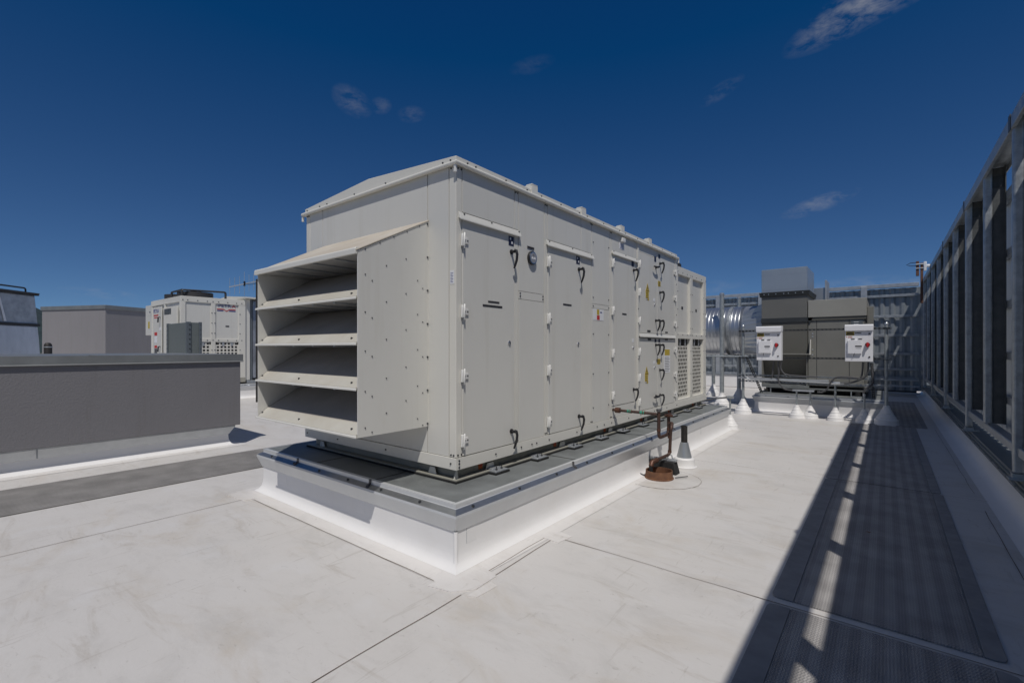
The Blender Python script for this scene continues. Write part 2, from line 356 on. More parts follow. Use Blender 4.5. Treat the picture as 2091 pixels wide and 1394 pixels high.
# ------------------------------------------------------------------ mesh helpers
class MB:
    def __init__(s): s.v = []; s.f = []; s.sm = []
    def add(s, vs, fs, smooth=False):
        o = len(s.v); s.v += [tuple(p) for p in vs]
        for f in fs: s.f.append([i + o for i in f]); s.sm.append(smooth)
        return s
    def box(s, x0, x1, y0, y1, z0, z1):
        if x0 > x1: x0, x1 = x1, x0
        if y0 > y1: y0, y1 = y1, y0
        if z0 > z1: z0, z1 = z1, z0
        vs = [(x0, y0, z0), (x1, y0, z0), (x1, y1, z0), (x0, y1, z0), (x0, y0, z1), (x1, y0, z1), (x1, y1, z1), (x0, y1, z1)]
        return s.add(vs, [(0, 3, 2, 1), (4, 5, 6, 7), (0, 1, 5, 4), (1, 2, 6, 5), (2, 3, 7, 6), (3, 0, 4, 7)])
    def prism(s, poly, axis, a0, a1):
        """poly: 2D points; axis: 'x' -> (y,z), 'y' -> (x,z), 'z' -> (x,y)"""
        def p3(p, a):
            return {'x': (a, p[0], p[1]), 'y': (p[0], a, p[1]), 'z': (p[0], p[1], a)}[axis]
        n = len(poly)
        vs = [p3(p, a0) for p in poly] + [p3(p, a1) for p in poly]
        fs = [list(range(n))[::-1], list(range(n, 2 * n))] + [(i, (i + 1) % n, n + (i + 1) % n, n + i) for i in range(n)]
        return s.add(vs, fs)
    def quad(s, a, b, c, d): return s.add([a, b, c, d], [(0, 1, 2, 3)])
    def slab(s, a, b, c, d, t):
        """thick quad: extruded against its normal"""
        a, b, c, d = map(Vector, (a, b, c, d)); n = (b - a).cross(d - a).normalized() * -t
        vs = [a, b, c, d, a + n, b + n, c + n, d + n]
        return s.add(vs, [(0, 1, 2, 3), (7, 6, 5, 4), (0, 4, 5, 1), (1, 5, 6, 2), (2, 6, 7, 3), (3, 7, 4, 0)])
    def tube(s, pts, r, n=10, caps=True, smooth=True):
        pts = [Vector(p) for p in pts]
        rs = r if isinstance(r, (list, tuple)) else [r] * len(pts)
        vs = []; up = None
        for i, p in enumerate(pts):
            t = (pts[min(i + 1, len(pts) - 1)] - pts[max(i - 1, 0)]).normalized()
            if up is None:
                up = Vector((0, 0, 1)) if abs(t.z) < .9 else Vector((1, 0, 0))
            a = (up - t * up.dot(t)).normalized(); b = t.cross(a); up = a
            for k in range(n):
                q = 2 * math.pi * k / n
                vs.append(p + (a * math.cos(q) + b * math.sin(q)) * rs[i])
        fs = [(i * n + k, i * n + (k + 1) % n, (i + 1) * n + (k + 1) % n, (i + 1) * n + k) for i in range(len(pts) - 1) for k in range(n)]
        s.add(vs, fs, smooth)
        if caps:
            s.add(vs[:n], [list(range(n))[::-1]]); s.add(vs[-n:], [list(range(n))])
        return s
    def lathe(s, prof, c, n=24, smooth=True):
        """prof: (radius, z) from bottom to top around the vertical through c"""
        vs = [(c[0] + r * math.cos(2 * math.pi * k / n), c[1] + r * math.sin(2 * math.pi * k / n), c[2] + z) for r, z in prof for k in range(n)]
        fs = [(i * n + k, i * n + (k + 1) % n, (i + 1) * n + (k + 1) % n, (i + 1) * n + k) for i in range(len(prof) - 1) for k in range(n)]
        return s.add(vs, fs, smooth)
    def rect_sweep(s, x0, x1, y0, y1, prof, smooth=False):
        vs = []
        for o, z in prof:
            vs += [(x0 - o, y0 - o, z), (x1 + o, y0 - o, z), (x1 + o, y1 + o, z), (x0 - o, y1 + o, z)]
        fs = [(i * 4 + k, i * 4 + (k + 1) % 4, (i + 1) * 4 + (k + 1) % 4, (i + 1) * 4 + k) for i in range(len(prof) - 1) for k in range(4)]
        return s.add(vs, fs, smooth)
    def build(s, name, m, parent=None, bev=0.0, seg=1, smooth_all=False, solid=0.0):
        me = bpy.data.meshes.new(name)
        off = Vector((0, 0, 0))
        if parent is not None:
            q = parent
            while q is not None: off += q.location; q = q.parent
        me.from_pydata([tuple(Vector(p) - off) for p in s.v], [], s.f)
        for i, p in enumerate(me.polygons): p.use_smooth = s.sm[i] or smooth_all
        bm = bmesh.new(); bm.from_mesh(me)
        bmesh.ops.remove_doubles(bm, verts=bm.verts, dist=1e-5)
        bmesh.ops.recalc_face_normals(bm, faces=bm.faces)
        bm.to_mesh(me); bm.free()
        if smooth_all or any(s.sm): me.set_sharp_from_angle(angle=math.radians(38))
        me.materials.append(m)
        o = bpy.data.objects.new(name, me); C.objects.link(o)
        if parent is not None: o.parent = parent
        if solid:
            md = o.modifiers.new('thickness', 'SOLIDIFY'); md.thickness = solid; md.offset = 0
        if bev:
            md = o.modifiers.new('bevel', 'BEVEL'); md.width = bev; md.segments = seg; md.limit_method = 'ANGLE'; md.angle_limit = math.radians(40)
            md.harden_normals = False
        return o

def tag(o, label, cat, group=None, kind=None):
    o['label'] = label; o['category'] = cat
    if group: o['group'] = group
    if kind: o['kind'] = kind
    return o
def thing(name, label, cat, loc, group=None):
    o = bpy.data.objects.new(name, None); C.objects.link(o)
    o.location = loc; o.empty_display_size = .2
    return tag(o, label, cat, group)
def struct(o): o['kind'] = 'structure'; return o
def copy_tree(o, parent=None):
    c = o.copy(); C.objects.link(c)
    if parent is not None: c.parent = parent
    for ch in list(o.children): copy_tree(ch, c)
    return c
def text_mesh(body, size, name, m, parent, origin, right, up, depth=0.002, sx=1.0):
    cu = bpy.data.curves.new('t', 'FONT'); cu.body = body; cu.size = size; cu.extrude = depth / 2; cu.align_x = 'CENTER'; cu.align_y = 'CENTER'
    t = bpy.data.objects.new('t', cu); C.objects.link(t)
    dg = bpy.context.evaluated_depsgraph_get(); dg.update()
    me = bpy.data.meshes.new_from_object(t.evaluated_get(dg))
    bpy.data.objects.remove(t); bpy.data.curves.remove(cu)
    r = Vector(right).normalized(); u = Vector(up).normalized(); n = r.cross(u)
    mb = MB()
    mb.v = [tuple(Vector(origin) + r * v.co.x * sx + u * v.co.y + n * v.co.z) for v in me.vertices]
    mb.f = [list(p.vertices) for p in me.polygons]; mb.sm = [False] * len(mb.f)
    bpy.data.meshes.remove(me)
    return mb.build(name, m, parent)

class Screws:
    """screw heads, each an object of its own sharing one mesh"""
    proto = {}
    def __init__(s): s.l = []
    def build(s, name, m, parent):
        off = Vector((0, 0, 0)); q = parent
        while q is not None: off += q.location; q = q.parent
        for p, n, r, h in s.l:
            key = (m.name, r, h)
            if key not in Screws.proto:
                mb = MB(); mb.tube([(0, 0, 0), (0, 0, h * .4)], r * 1.3, 8); mb.tube([(0, 0, h * .4), (0, 0, h)], r * .8, 6)
                o = mb.build(name, m); o.parent = parent; Screws.proto[key] = o.data
            else:
                o = bpy.data.objects.new(name, Screws.proto[key]); C.objects.link(o); o.parent = parent
            o.location = p - off; o.rotation_euler = n.to_track_quat('Z', 'Y').to_euler()
def rivet(mb, p, n=(1, 0, 0), r=.0062, h=.010):
    mb.l.append((Vector(p), Vector(n).normalized(), r, h))

# ------------------------------------------------------------------ ground, hills, roof
struct(MB().quad((-6000, -6000, -14), (6000, -6000, -14), (6000, 6000, -14), (-6000, 6000, -14)).build('ground', m_land))
def build_hills():
    mb = MB(); n = 240; rows = []
    for ring, (R, hs) in enumerate(((2300, 0.0), (2600, .62), (3000, 1.0), (3600, .9), (4200, 0.3))):
        for i in range(n + 1):
            az = math.radians(-150 + 150 * i / n)
            a = math.degrees(az)
            h = 215 * math.exp(-((a + 96) / 15) ** 2) + 120 * math.exp(-((a + 130) / 20) ** 2) + 62 * math.exp(-((a + 62) / 22) ** 2) + 40
            h += 9 * math.sin(a * 1.7) + 6 * math.sin(a * 4.1 + 1) + random.uniform(-2.5, 2.5)
            rows.append((R * math.sin(az), R * math.cos(az), -16 + hs * (h + 16)))
    fs = [(r * (n + 1) + i, r * (n + 1) + i + 1, (r + 1) * (n + 1) + i + 1, (r + 1) * (n + 1) + i) for r in range(4) for i in range(n)]
    mb.add(rows, fs)
    return struct(mb.build('hills', m_hill))
build_hills()
roof = struct(MB().box(-46, 6.0, -14, 30, -0.4, 0.0).build('roof', m_roof))
def seams():
    mb = MB()
    def strip(x0, y0, x1, y1, w=.007, z=.004, ring=None):
        d = Vector((x1 - x0, y1 - y0, 0)); L = d.length; n = Vector((-d.y, d.x, 0)).normalized()
        k = max(2, int(L / .25)); a = []; b = []
        for i in range(k + 1):
            p = Vector((x0, y0, z)) + d * i / k; ww = w * random.uniform(.45, 1.0) / 2; j = random.uniform(-.004, .004)
            a.append(p + n * (ww + j)); b.append(p + n * (-ww + j))
        vs = a + b
        (ring or MB()).add(vs, [(i, i + 1, k + 2 + i, k + 1 + i) for i in range(k)])
        if ring is None: MB().add(vs, [(i, i + 1, k + 2 + i, k + 1 + i) for i in range(k)]).build('membrane_seam', m_seam, roof)
    strip(-2.06, -1.0, -2.09, 2.12)
    strip(-2.10, 3.25, 1.0, 3.245); strip(-2.12, 6.70, 1.0, 6.72, .005); strip(-2.2, 9.95, -.6, 9.95, .004)
    strip(-5.16, -4, -5.15, 2.05); strip(-5.075, 2.132, -2.36, 2.135)
    strip(-2.165, 2.42, -2.185, 3.20); strip(-2.085, 2.42, -2.12, 3.22); strip(-2.2, 3.36, -2.21, 3.58)
    strip(-2.225, 4.0, -2.26, 5.05); strip(-2.25, 6.5, -2.25, 9.7); strip(-2.34, 2.14, -2.19, 2.14)
    strip(-8.2, -6, -8.2, 3.0, .004); strip(-6.0, 6.2, -12.0, 6.2, .004); strip(.72, 3.3, .74, 6.3, .006); strip(.74, 7.0, .74, 12, .005)
    strip(-9.5, 4.8, -5.6, 4.9, .004)
    # circular patch round the drain
    for k in range(40):
        q0 = math.radians(215 + 290 * k / 40); q1 = math.radians(215 + 290 * (k + 1) / 40)
        strip(-2.09 + .44 * math.cos(q0), 5.5 + .44 * math.sin(q0), -2.09 + .44 * math.cos(q1), 5.5 + .44 * math.sin(q1), .006, .0065, mb)
    return mb.build('membrane_seam', m_seam, roof)
seams()
# welded corner patches and laps: thin extra sheets of membrane
def patches():
    mb = MB()
    def pad(pts, t=.003, z=.001):
        mb = MB(); n = len(pts); vs = [(x, y, z + t) for x, y in pts] + [(x, y, z - .002) for x, y in pts]
        mb.add(vs, [list(range(n))] + [(i, (i + 1) % n, n + (i + 1) % n, n + i) for i in range(n)]); mb.build('membrane_patch', m_apron, roof)
    pad([(-2.34, 2.06), (-2.16, 2.10), (-2.06, 2.22), (-2.07, 2.44), (-2.2, 2.47), (-2.33, 2.30)], .006)
    pad([(-2.05, 2.13), (-1.99, 2.16), (-1.98, 2.34), (-2.05, 2.36)], .004)
    pad([(-2.24, 3.18), (-2.04, 3.16), (-2.02, 3.34), (-2.2, 3.37)], .005)
    pad([(-5.45, 2.02), (-5.1, 2.05), (-5.1, 2.28), (-5.45, 2.24)], .005)
    mb.lathe([(.44, -.002), (.44, .0045), (0.001, .0046)], (-2.09, 5.5, 0), 40, False)
    return mb.build('membrane_patch', m_roof, roof)
patches()

# ------------------------------------------------------------------ walkway mats
def walkway(label, x0, x1, y0, y1, left=False, border=.12):
    t = thing('walkway_mat', label, 'walkway mat', ((x0 + x1) / 2, (y0 + y1) / 2, 0), 'rubber walkway mats on the roof')
    if left:
        MB().box(x0, x1, y0, y1, .001, .010).build('tread', m_matL, t, .003)
        return t
    MB().box(x0 + border + .004, x1 - border * .72 - .004, y0 + .002, y1 - .002, .001, .0095).build('tread', m_matR, t)
    r = .04
    def rounded(a0, a1, sgn):
        # strip with a rounded outer corner at both ends
        if sgn < 0: pts = [(a1, y0), (a1, y1), (a0 + r, y1), (a0 + .01, y1 - .01), (a0, y1 - r), (a0, y0 + r), (a0 + .01, y0 + .01), (a0 + r, y0)]
        else: pts = [(a0, y0), (a0, y1), (a1 - r, y1), (a1 - .01, y1 - .01), (a1, y1 - r), (a1, y0 + r), (a1 - .01, y0 + .01), (a1 - r, y0)]
        return MB().prism(pts, 'z', .001, .009)
    rounded(x0, x0 + border, -1).build('border_strip', m_matB, t, .002)
    rounded(x1 - border * .72, x1, 1).build('border_strip', m_matB, t, .002)
    return t
walkway('grey walkway mat in the screen wall shade, nearest and cut by the frame', -.56, .50, -1.5, 3.215)
walkway('grey walkway mat in the screen wall shade, second from the camera', -.56, .475, 3.315, 6.705)
walkway('grey walkway mat in the screen wall shade, third from the camera', -.56, .465, 6.74, 11.98)
walkway('short dark walkway mat beyond the right stand post, farthest from the camera', -.28, .64, 12.05, 17.6)
walkway('ribbed grey walkway mat in full sun in front of the dark stucco enclosure', -7.52, -6.36, -5, 8.0, left=True)

# ------------------------------------------------------------------ membrane curb under a unit
COVE = [(.068, .0125), (.035, .03), (.013, .065), (.003, .11), (0, .16)]
def curb(label, x0, x1, y0, y1, h, deck=True, root=None):
    t = thing('roof_curb', label, 'roof curb', ((x0 + x1) / 2, (y0 + y1) / 2, 0), 'white membrane curbs under the rooftop units')
    MB().rect_sweep(x0, x1, y0, y1, COVE + [(0, h - .16)]).build('membrane_skirt', m_flash, t, smooth_all=True)
    MB().rect_sweep(x0, x1, y0, y1, [(.20, .003), (.12, .005), (.0682, .0120)]).build('membrane_apron', m_apron, t)
    prof = [(-.01, h - .185), (.008, h - .19), (.050, h - .078), (.046, h - .060), (.004, h - .034), (.0, h - .030), (0, h), (-.03, h + .001)]
    MB().rect_sweep(x0, x1, y0, y1, prof[:4]).rect_sweep(x0, x1, y0, y1, prof[4:]).build('metal_coping', m_edge, t)
    MB().rect_sweep(x0, x1, y0, y1, prof[3:5]).build('coping_slope', m_coping, t)
    if deck:
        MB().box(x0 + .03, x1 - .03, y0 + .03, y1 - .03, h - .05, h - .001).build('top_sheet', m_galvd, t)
    b = Screws()
    for k in range(int((x1 - x0) / .47)): rivet(b, (x0 + .25 + .47 * k, y0 - .022, h - .047), (0, -.8, 1), .010, .014)
    for k in range(int((y1 - y0) / .55)): rivet(b, (x1 + .022, y0 + .15 + .55 * k, h - .047), (.8, 0, 1), .010, .014)
    b.build('coping_bolt', m_bolt, t)
    return t
cb = curb('big white membrane curb with metal coping under the large cream air handler', -5.30, -2.35, 2.33, 9.55, .46)
for xx in (-3.32, -4.25): MB().box(xx - .004, xx + .004, 2.36, 9.5, .4601, .4625).build('deck_joint', m_gap, cb)
for yy in (4.0, 6.2, 8.1): MB().box(-5.2, -2.38, yy - .004, yy + .004, .4602, .4627).build('deck_joint', m_gap, cb)
m_seal = mat('dark_sealant', (.13, .125, .13), .5, .2, .6, 50)
for xx in (-4.55, -3.35): MB().prism([(2.3285, .461), (2.3285, .428), (2.300, .415), (2.288, .402), (2.292, .414), (2.322, .436), (2.322, .4645), (2.335, .4645), (2.335, .461)], 'x', xx - .010, xx + .014).build('sealant_joint', m_seal, cb)
for yy in (3.9, 6.6): MB().prism([(-2.3485, .461), (-2.3485, .428), (-2.320, .415), (-2.308, .402), (-2.312, .414), (-2.342, .436), (-2.342, .4645), (-2.355, .4645), (-2.355, .461)], 'y', yy - .010, yy + .014).build('sealant_joint', m_seal, cb)
MB().lathe([(.030, .03), (.019, .055), (.016, .10), (.0165, .274)], (-2.349, 2.329, 0), 12).build('corner_weld', m_flash, cb)
for yy, w in ((2.44, .10), (5.0, .13), (7.9, .12)): MB().box(-2.3515, -2.3485, yy, yy + w, .155, .272).build('lap_seam', m_flash, cb, .001)
for xx, w in ((-3.55, .12), (-4.9, .12)): MB().box(xx, xx + w, 2.3285, 2.3315, .155, .272).build('lap_seam', m_flash, cb, .001)
for yy in (2.44, 7.9): MB().box(-2.3512, -2.3476, yy - .003, yy - .0005, .155, .272).build('lap_edge', m_galv, cb)

# ------------------------------------------------------------------ the big air handler
AX, AY = -2.70, 2.68            # outer faces of the near corner
AXL, AYM, AYE = -5.045, 7.80, 9.40
AZ0, AZT = .667, 3.035
ahu = thing('air_handling_unit', 'huge cream rooftop air handler with intake hood, side doors and perforated end grilles', 'air handler', ((AX + AXL) / 2, (AY + AYE) / 2, .46))
# base
MB().box(AXL + .005, AX + .003, AY - .003, AYE, .4605, .475).build('base_gasket', m_rubber, ahu)
mb = MB()
mb.box(AXL + .02, AX - .004, AY + .004, AYE - .01, .4755, .489)         # bottom flange
mb.box(AXL + .08, AX - .07, AY + .07, AYE - .05, .489, .665)           # web
mb.build('base_rail', m_base, ahu, .002)
mb = MB()
mb.box(AXL - .012, AX + .009, AY - .009, AY - .001, .571, AZ0)
mb.box(AX + .001, AX + .009, AY - .001, AYE - .0, .571, AZ0 + .0)
mb.box(AXL + .0, AX, AY, AYE, .66, AZ0 - .001)
mb.build('skirt', m_trim, ahu, .002)
MB().prism([(AY + .01, .489), (AY + .06, .489), (AY + .05, .56), (AY + .04, .56)], 'x', AX - .040, AX - .034).build('base_gusset', m_trim, ahu)
for yy in (3.09, 4.28, 5.42, 6.55, 7.65, 8.9):
    MB().prism([(yy, .489), (yy + .12, .489), (yy + .10, .54), (yy + .02, .54)], 'x', AX - .05, AX - .045).build('base_gusset', m_trim, ahu)
for xx in (-4.78, -3.02):
    MB().prism([(xx - .05, .489), (xx + .05, .489), (xx + .03, .545), (xx - .03, .545)], 'y', AY + .035, AY + .04).build('base_gusset', m_trim, ahu)
for yy in (3.02, 4.2, 5.34, 6.47, 7.57, 8.8):
    o = MB().box(AX - .071, AX - .066, yy, yy + .05, .50, .56).build('arrow_sticker', m_orange, ahu)
    MB().box(AX - .0655, AX - .064, yy + .012, yy + .038, .522, .538).build('arrow_mark', m_redink, o)
for yy in (3.17, 3.79, 4.47, 5.09, 5.70, 6.33, 6.90, 7.5, 8.21, 8.82):
    c = MB().box(AX - .03, AX + .075, yy - .085, yy + .085, .4763, .4885)
    c.box(AX - .05, AX + .02, yy - .06, yy + .06, .4885, .4985)
    o = c.build('hold_down_clip', m_galv, ahu, .002)
    MB().box(AX - .02, AX + .085, yy - .095, yy + .095, .4602, .4762).build('rubber_pad', m_rubber, o)
    b = MB()
    for dy in (-.035, .035): b.lathe([(.011, 0), (.011, .012), (.005, .012), (.005, .03), (0.0005, .03)], (AX + .04, yy + dy, .4886), 6, False); b.build('anchor_bolt', m_bolt, o); b = MB()
# core
mb = MB(); mb.box(AXL + .016, AX - .016, AY + .016, AYM, AZ0, AZT); mb.build('casing_core', m_gap, ahu)
PT = .016                        # panel thickness over the core
def side_panel(y0, y1, z0, z1, name='wall_panel', m=m_cream, out=0.0, parent=None):
    return MB().box(AX - PT, AX + out, y0 + .0022, y1 - .0022, z0, z1).build(name, m, parent or ahu, .0008)
def front_panel(x0, x1, z0, z1, name='wall_panel', m=m_cream):
    return MB().box(x0 + .0022, x1 - .0022, AY, AY + PT, z0, z1).build(name, m, ahu, .0008)
# corner post and front face
MB().box(AX - .078, AX, AY, AY + PT, AZ0 + .002, AZT).box(AX - PT, AX, AY + PT, AY + .068, AZ0 + .002, AZT).build('corner_post', m_cream2, ahu, .004, 2)
front_panel(AX - .338, AX - .083, AZ0 + .003, AZT); front_panel(AX - 2.003, AX - .343, AZ0 + .003, AZT)
front_panel(AX - 2.262, AX - 2.008, AZ0 + .003, AZT)
MB().box(AXL, AX - 2.266, AY, AY + PT, AZ0 + .002, AZT).box(AXL, AXL + PT, AY + PT, AYM, AZ0, AZT).build('corner_post', m_cream2, ahu, .004, 2)
# side face
side_panel(2.752, 3.437, 2.66, AZT); side_panel(3.441, 3.497, 2.66, AZT); side_panel(3.441, 3.497, AZ0 + .003, 2.655, 'door_frame', m_cream2)
side_panel(3.502, 3.924, 2.092, AZT); side_panel(3.502, 3.924, 2.016, 2.088); side_panel(3.502, 3.924, AZ0 + .003, 2.012)
side_panel(3.929, 3.984, AZ0 + .002, AZT, 'door_frame', m_cream2)
side_panel(3.989, 4.658, 2.66, AZT); side_panel(4.662, 4.900, 2.66, AZT); side_panel(4.662, 4.900, AZ0 + .003, 2.655, 'door_frame', m_cream2)
side_panel(4.905, 5.366, 2.078, AZT); side_panel(4.905, 5.366, 2.026, 2.074); side_panel(4.905, 5.366, AZ0 + .003, 2.022)
side_panel(5.371, 5.425, AZ0 + .002, AZT, 'door_frame', m_cream2)
side_panel(5.430, 6.105, 2.79, AZT); side_panel(6.109, 6.185, 2.79, AZT); side_panel(6.109, 6.185, AZ0 + .003, 2.785, 'door_frame', m_cream2)
side_panel(5.430, 6.105, AZ0 + .003, .815)
side_panel(6.190, 6.238, AZ0 + .002, AZT, 'door_frame', m_trim, .010)
side_panel(6.243, 6.914, 2.906, AZT); side_panel(6.919, 7.672, 2.985, AZT)
side_panel(7.677, 7.80, AZ0 + .002, AZT, 'door_frame', m_trim, .006)
# drip caps over the doors
def drip(y0, y1, zb, zt, name='drip_cap'):
    p = [(AX + .001, zt), (AX + .008, zt), (AX + .030, zb + .010), (AX + .030, zb), (AX + .026, zb), (AX + .022, zb + .008), (AX + .001, zb + .02)]
    return MB().prism(p, 'y', y0, y1).build(name, m_cream, ahu, .001)
drip(2.705, 3.512, 2.588, 2.652); drip(3.958, 4.925, 2.588, 2.652); drip(5.415, 6.186, 2.728, 2.785)
drip(6.242, 7.675, 1.708, 1.765, 'mid_rail')
# doors and their fittings
def hinge(y, z, door):
    mb = MB()
    mb.box(AX + .004, AX + .028, y - .024, y - .004, z - .050, z + .050)
    mb.box(AX + .006, AX + .016, y - .004, y + .058, z - .026, z + .026)
    mb.tube([(AX + .030, y - .003, z - .07), (AX + .030, y - .003, z + .06)], .007, 8)
    o = mb.build('hinge', m_hinge, door, .003)
    b = MB()
    for dy in (.018, .045): b.tube([(AX + .016, y + dy, z), (AX + .020, y + dy, z)], .007, 8)
    b.build('hinge_screw', m_bolt, o)
def handle(y, z, door, turned=False, L=.155):
    mb = MB()
    mb.tube([(AX + .004, y, z), (AX + .014, y, z)], .022, 14)
    mb.tube([(AX + .014, y, z), (AX + .050, y, z)], .014, 12)
    if turned:
        pts = [(AX + .052, y + .03, z + .006), (AX + .060, y + .0, z + .004), (AX + .058, y - .05, z - .006), (AX + .05, y - .11, z - .008), (AX + .04, y - .145, z - .006)]
    else:
        pts = [(AX + .050, y - .01, z + .012), (AX + .064, y, z + .006), (AX + .072, y + .004, z - .03), (AX + .066, y + .004, z - .08), (AX + .050, y + .002, z - .125), (AX + .038, y, z - L)]
    mb.tube(pts, [.011, .0135, .0125, .012, .011, .008][:len(pts)], 10)
    mb.build('handle', m_black, door)
def plate(y, z, w, h, door, name='name_plate', m=m_ink, out=.0065):
    return MB().box(AX + .0035, AX + out, y - w / 2, y + w / 2, z - h / 2, z + h / 2).build(name, m, door)
def door(y0, y1, z0, z1, hinge_y, hz, hl, label=None):
    d = MB().box(AX - PT, AX + .004, y0, y1, z0, z1).build('door', m_cream, ahu, .003)
    if label: d['label'] = label
    for z in hz: hinge(hinge_y, z, d)
    for h in hl: handle(h[0], h[1], d, len(h) > 2)
    return d
def lock(y, z, d):
    mb = MB(); mb.tube([(AX + .004, y, z), (AX + .010, y, z)], .020, 14); mb.tube([(AX + .010, y, z), (AX + .016, y, z)], .012, 10); mb.build('lock', m_chrome, d)
    MB().box(AX + .016, AX + .018, y - .003, y + .003, z - .01, z + .01).build('keyhole', m_ink, d)
HZ = (2.43, 1.85, 1.325, .80)
d1 = door(2.752, 3.437, AZ0 + .006, 2.60, 2.752, HZ, [(3.385, 2.435), (3.385, .79)])
lock(3.355, 1.60, d1); plate(3.14, 1.955, .15, .016, d1); plate(3.125, 1.918, .26, .018, d1)
plate(3.385, 2.535, .075, .085, d1, 'latch_sticker', m_navy)
for dy, dz in ((-.012, .02), (.01, -.015)): plate(3.385 + dy, 2.535 + dz, .018, .022, d1, 'latch_arrow', m_white, .0075)
d2 = door(3.989, 4.658, AZ0 + .006, 2.60, 3.989, HZ, [(4.60, 2.435), (4.60, .79)])
lock(4.585, 1.60, d2); plate(4.36, 2.02, .17, .018, d2)
plate(4.585, 2.535, .075, .085, d2, 'latch_sticker', m_navy)
for dy, dz in ((-.012, .02), (.01, -.015)): plate(4.585 + dy, 2.535 + dz, .018, .022, d2, 'latch_arrow', m_white, .0075)
d3 = door(5.430, 6.105, .822, 2.745, 5.430, (2.62, 2.02, 1.485, .955), [(6.065, 2.615), (6.065, .99)])
plate(5.78, 2.0, .13, .02, d3); plate(6.05, 1.66, .05, .05, d3, 'lock_sticker', m_white); lock(6.05, 1.56, d3)
plate(6.04, 2.70, .07, .075, d3, 'latch_sticker', m_navy)
def warning_sign(y, z, d):
    """lightning triangle over a lettered yellow tag"""
    mb = MB().prism([(y - 0.0713, z - 0.0527), (y + 0.0713, z - 0.0527), (y, z + 0.0713)], 'x', AX + .0036, AX + .006)
    o = mb.build('warning_sign', m_yel, d)
    MB().prism([(y - 0.0527, z - 0.0422), (y + 0.0527, z - 0.0422), (y, z + 0.0515)], 'x', AX + .006, AX + .0066).build('triangle_outline', m_ink, o)
    MB().prism([(y - 0.0397, z - 0.0347), (y + 0.0397, z - 0.0347), (y, z + 0.0347)], 'x', AX + .0066, AX + .0072).build('triangle_fill', m_yel, o)
    MB().prism([(y + 0.0087, z + 0.0211), (y - 0.0124, z - 0.0074), (y - 0.0012, z - 0.0074), (y - 0.0074, z - 0.0285), (y + 0.0149, z + 0.0025), (y + 0.0037, z + 0.0025)], 'x', AX + .0072, AX + .0078).build('lightning_mark', m_ink, o)
    t = MB().box(AX + .0036, AX + .006, y - 0.0620, y + 0.0434, z - 0.1457, z - 0.0558).build('warning_tag', m_yel, d)
    MB().box(AX + .0036, AX + .006, y + 0.0031, y + 0.0527, z - 0.1767, z - 0.1463).build('warning_tag', m_yel, d)
    mb = MB()
    for k in range(5): mb.box(AX + .006, AX + .0066, y - 0.0527, y + 0.0248 + .012 * (k % 2), z - 0.0694 - .024 * k, z - 0.0744 - .024 * k)
    mb.build('tag_lettering', m_ink, t)
def yellow_tag(y, z, d, w=.10, h=.08):
    t = plate(y, z, w, h, d, 'yellow_tag', m_yel)
    mb = MB()
    for k in range(4): mb.box(AX + .0066, AX + .0072, y - w * .4, y + w * (.3 + .1 * (k % 2)), z + h * .32 - k * h * .2, z + h * .32 - k * h * .2 - .006)
    mb.build('tag_lettering', m_ink, t)
e1 = door(6.243, 6.914, 1.77, 2.90, 6.243, (2.72, 2.33, 1.93), [(6.86, 2.76, 1), (6.855, 1.965)])
warning_sign(6.55, 2.42, e1); plate(6.84, 2.88, .07, .075, e1, 'latch_sticker', m_navy); plate(6.60, 1.80, .12, .03, e1)
plate(6.80, 2.27, .07, .045, e1, 'lock_sticker', m_white); lock(6.81, 2.2, e1)
e2 = door(6.919, 7.672, 1.77, 2.98, 7.672, (), [(7.02, 2.84), (7.02, 2.40), (7.02, 1.965)])
yellow_tag(7.0, 2.53, e2); plate(7.0, 2.945, .07, .06, e2, 'latch_sticker', m_navy); plate(7.3, 1.80, .11, .02, e2)
e3 = door(6.243, 6.914, AZ0 + .006, 1.70, 6.243, (1.50, 1.14, .80), [(6.855, 1.60), (6.86, .835, 1)])
warning_sign(6.52, 1.22, e3); plate(6.80, 1.34, .07, .045, e3, 'lock_sticker', m_white); lock(6.81, 1.27, e3); plate(6.62, 1.68, .12, .03, e3)
plate(6.85, 1.665, .06, .05, e3, 'latch_sticker', m_navy)
e4 = door(6.919, 7.672, AZ0 + .006, 1.70, 7.672, (), [(7.02, 1.60), (7.02, 1.22), (7.02, .84)])
yellow_tag(6.98, 1.35, e4, .12, .08); plate(7.0, 1.665, .06, .05, e4, 'latch_sticker', m_navy); plate(7.3, 1.685, .11, .02, e4)
doc = plate(7.33, 1.36, .26, .38, e4, 'notice_sheet', m_white)
MB().box(AX + .0066, AX + .0072, 7.22, 7.44, 1.44, 1.535).build('notice_heading', m_yel, doc)
mb = MB()
for k in range(9): mb.box(AX + .0066, AX + .0072, 7.225, 7.40 + .03 * (k % 2), 1.41 - .026 * k, 1.403 - .026 * k)
mb.build('notice_lettering', m_conduit, doc)
def hinge_r(y, z, d):
    mb = MB().box(AX + .006, AX + .034, y + .002, y + .028, z - .05, z + .05).box(AX + .006, AX + .020, y - .06, y + .002, z - .03, z + .03)
    o = mb.build('hinge', m_hinge, d, .003)
    b = MB()
    for dy in (-.018, -.045): b.tube([(AX + .020, y + dy, z), (AX + .025, y + dy, z)], .007, 8)
    b.build('hinge_screw', m_bolt, o)
for z in (2.78, 2.36, 1.94): hinge_r(7.674, z, e2)
for z in (1.52, 1.12, .80): hinge_r(7.674, z, e4)
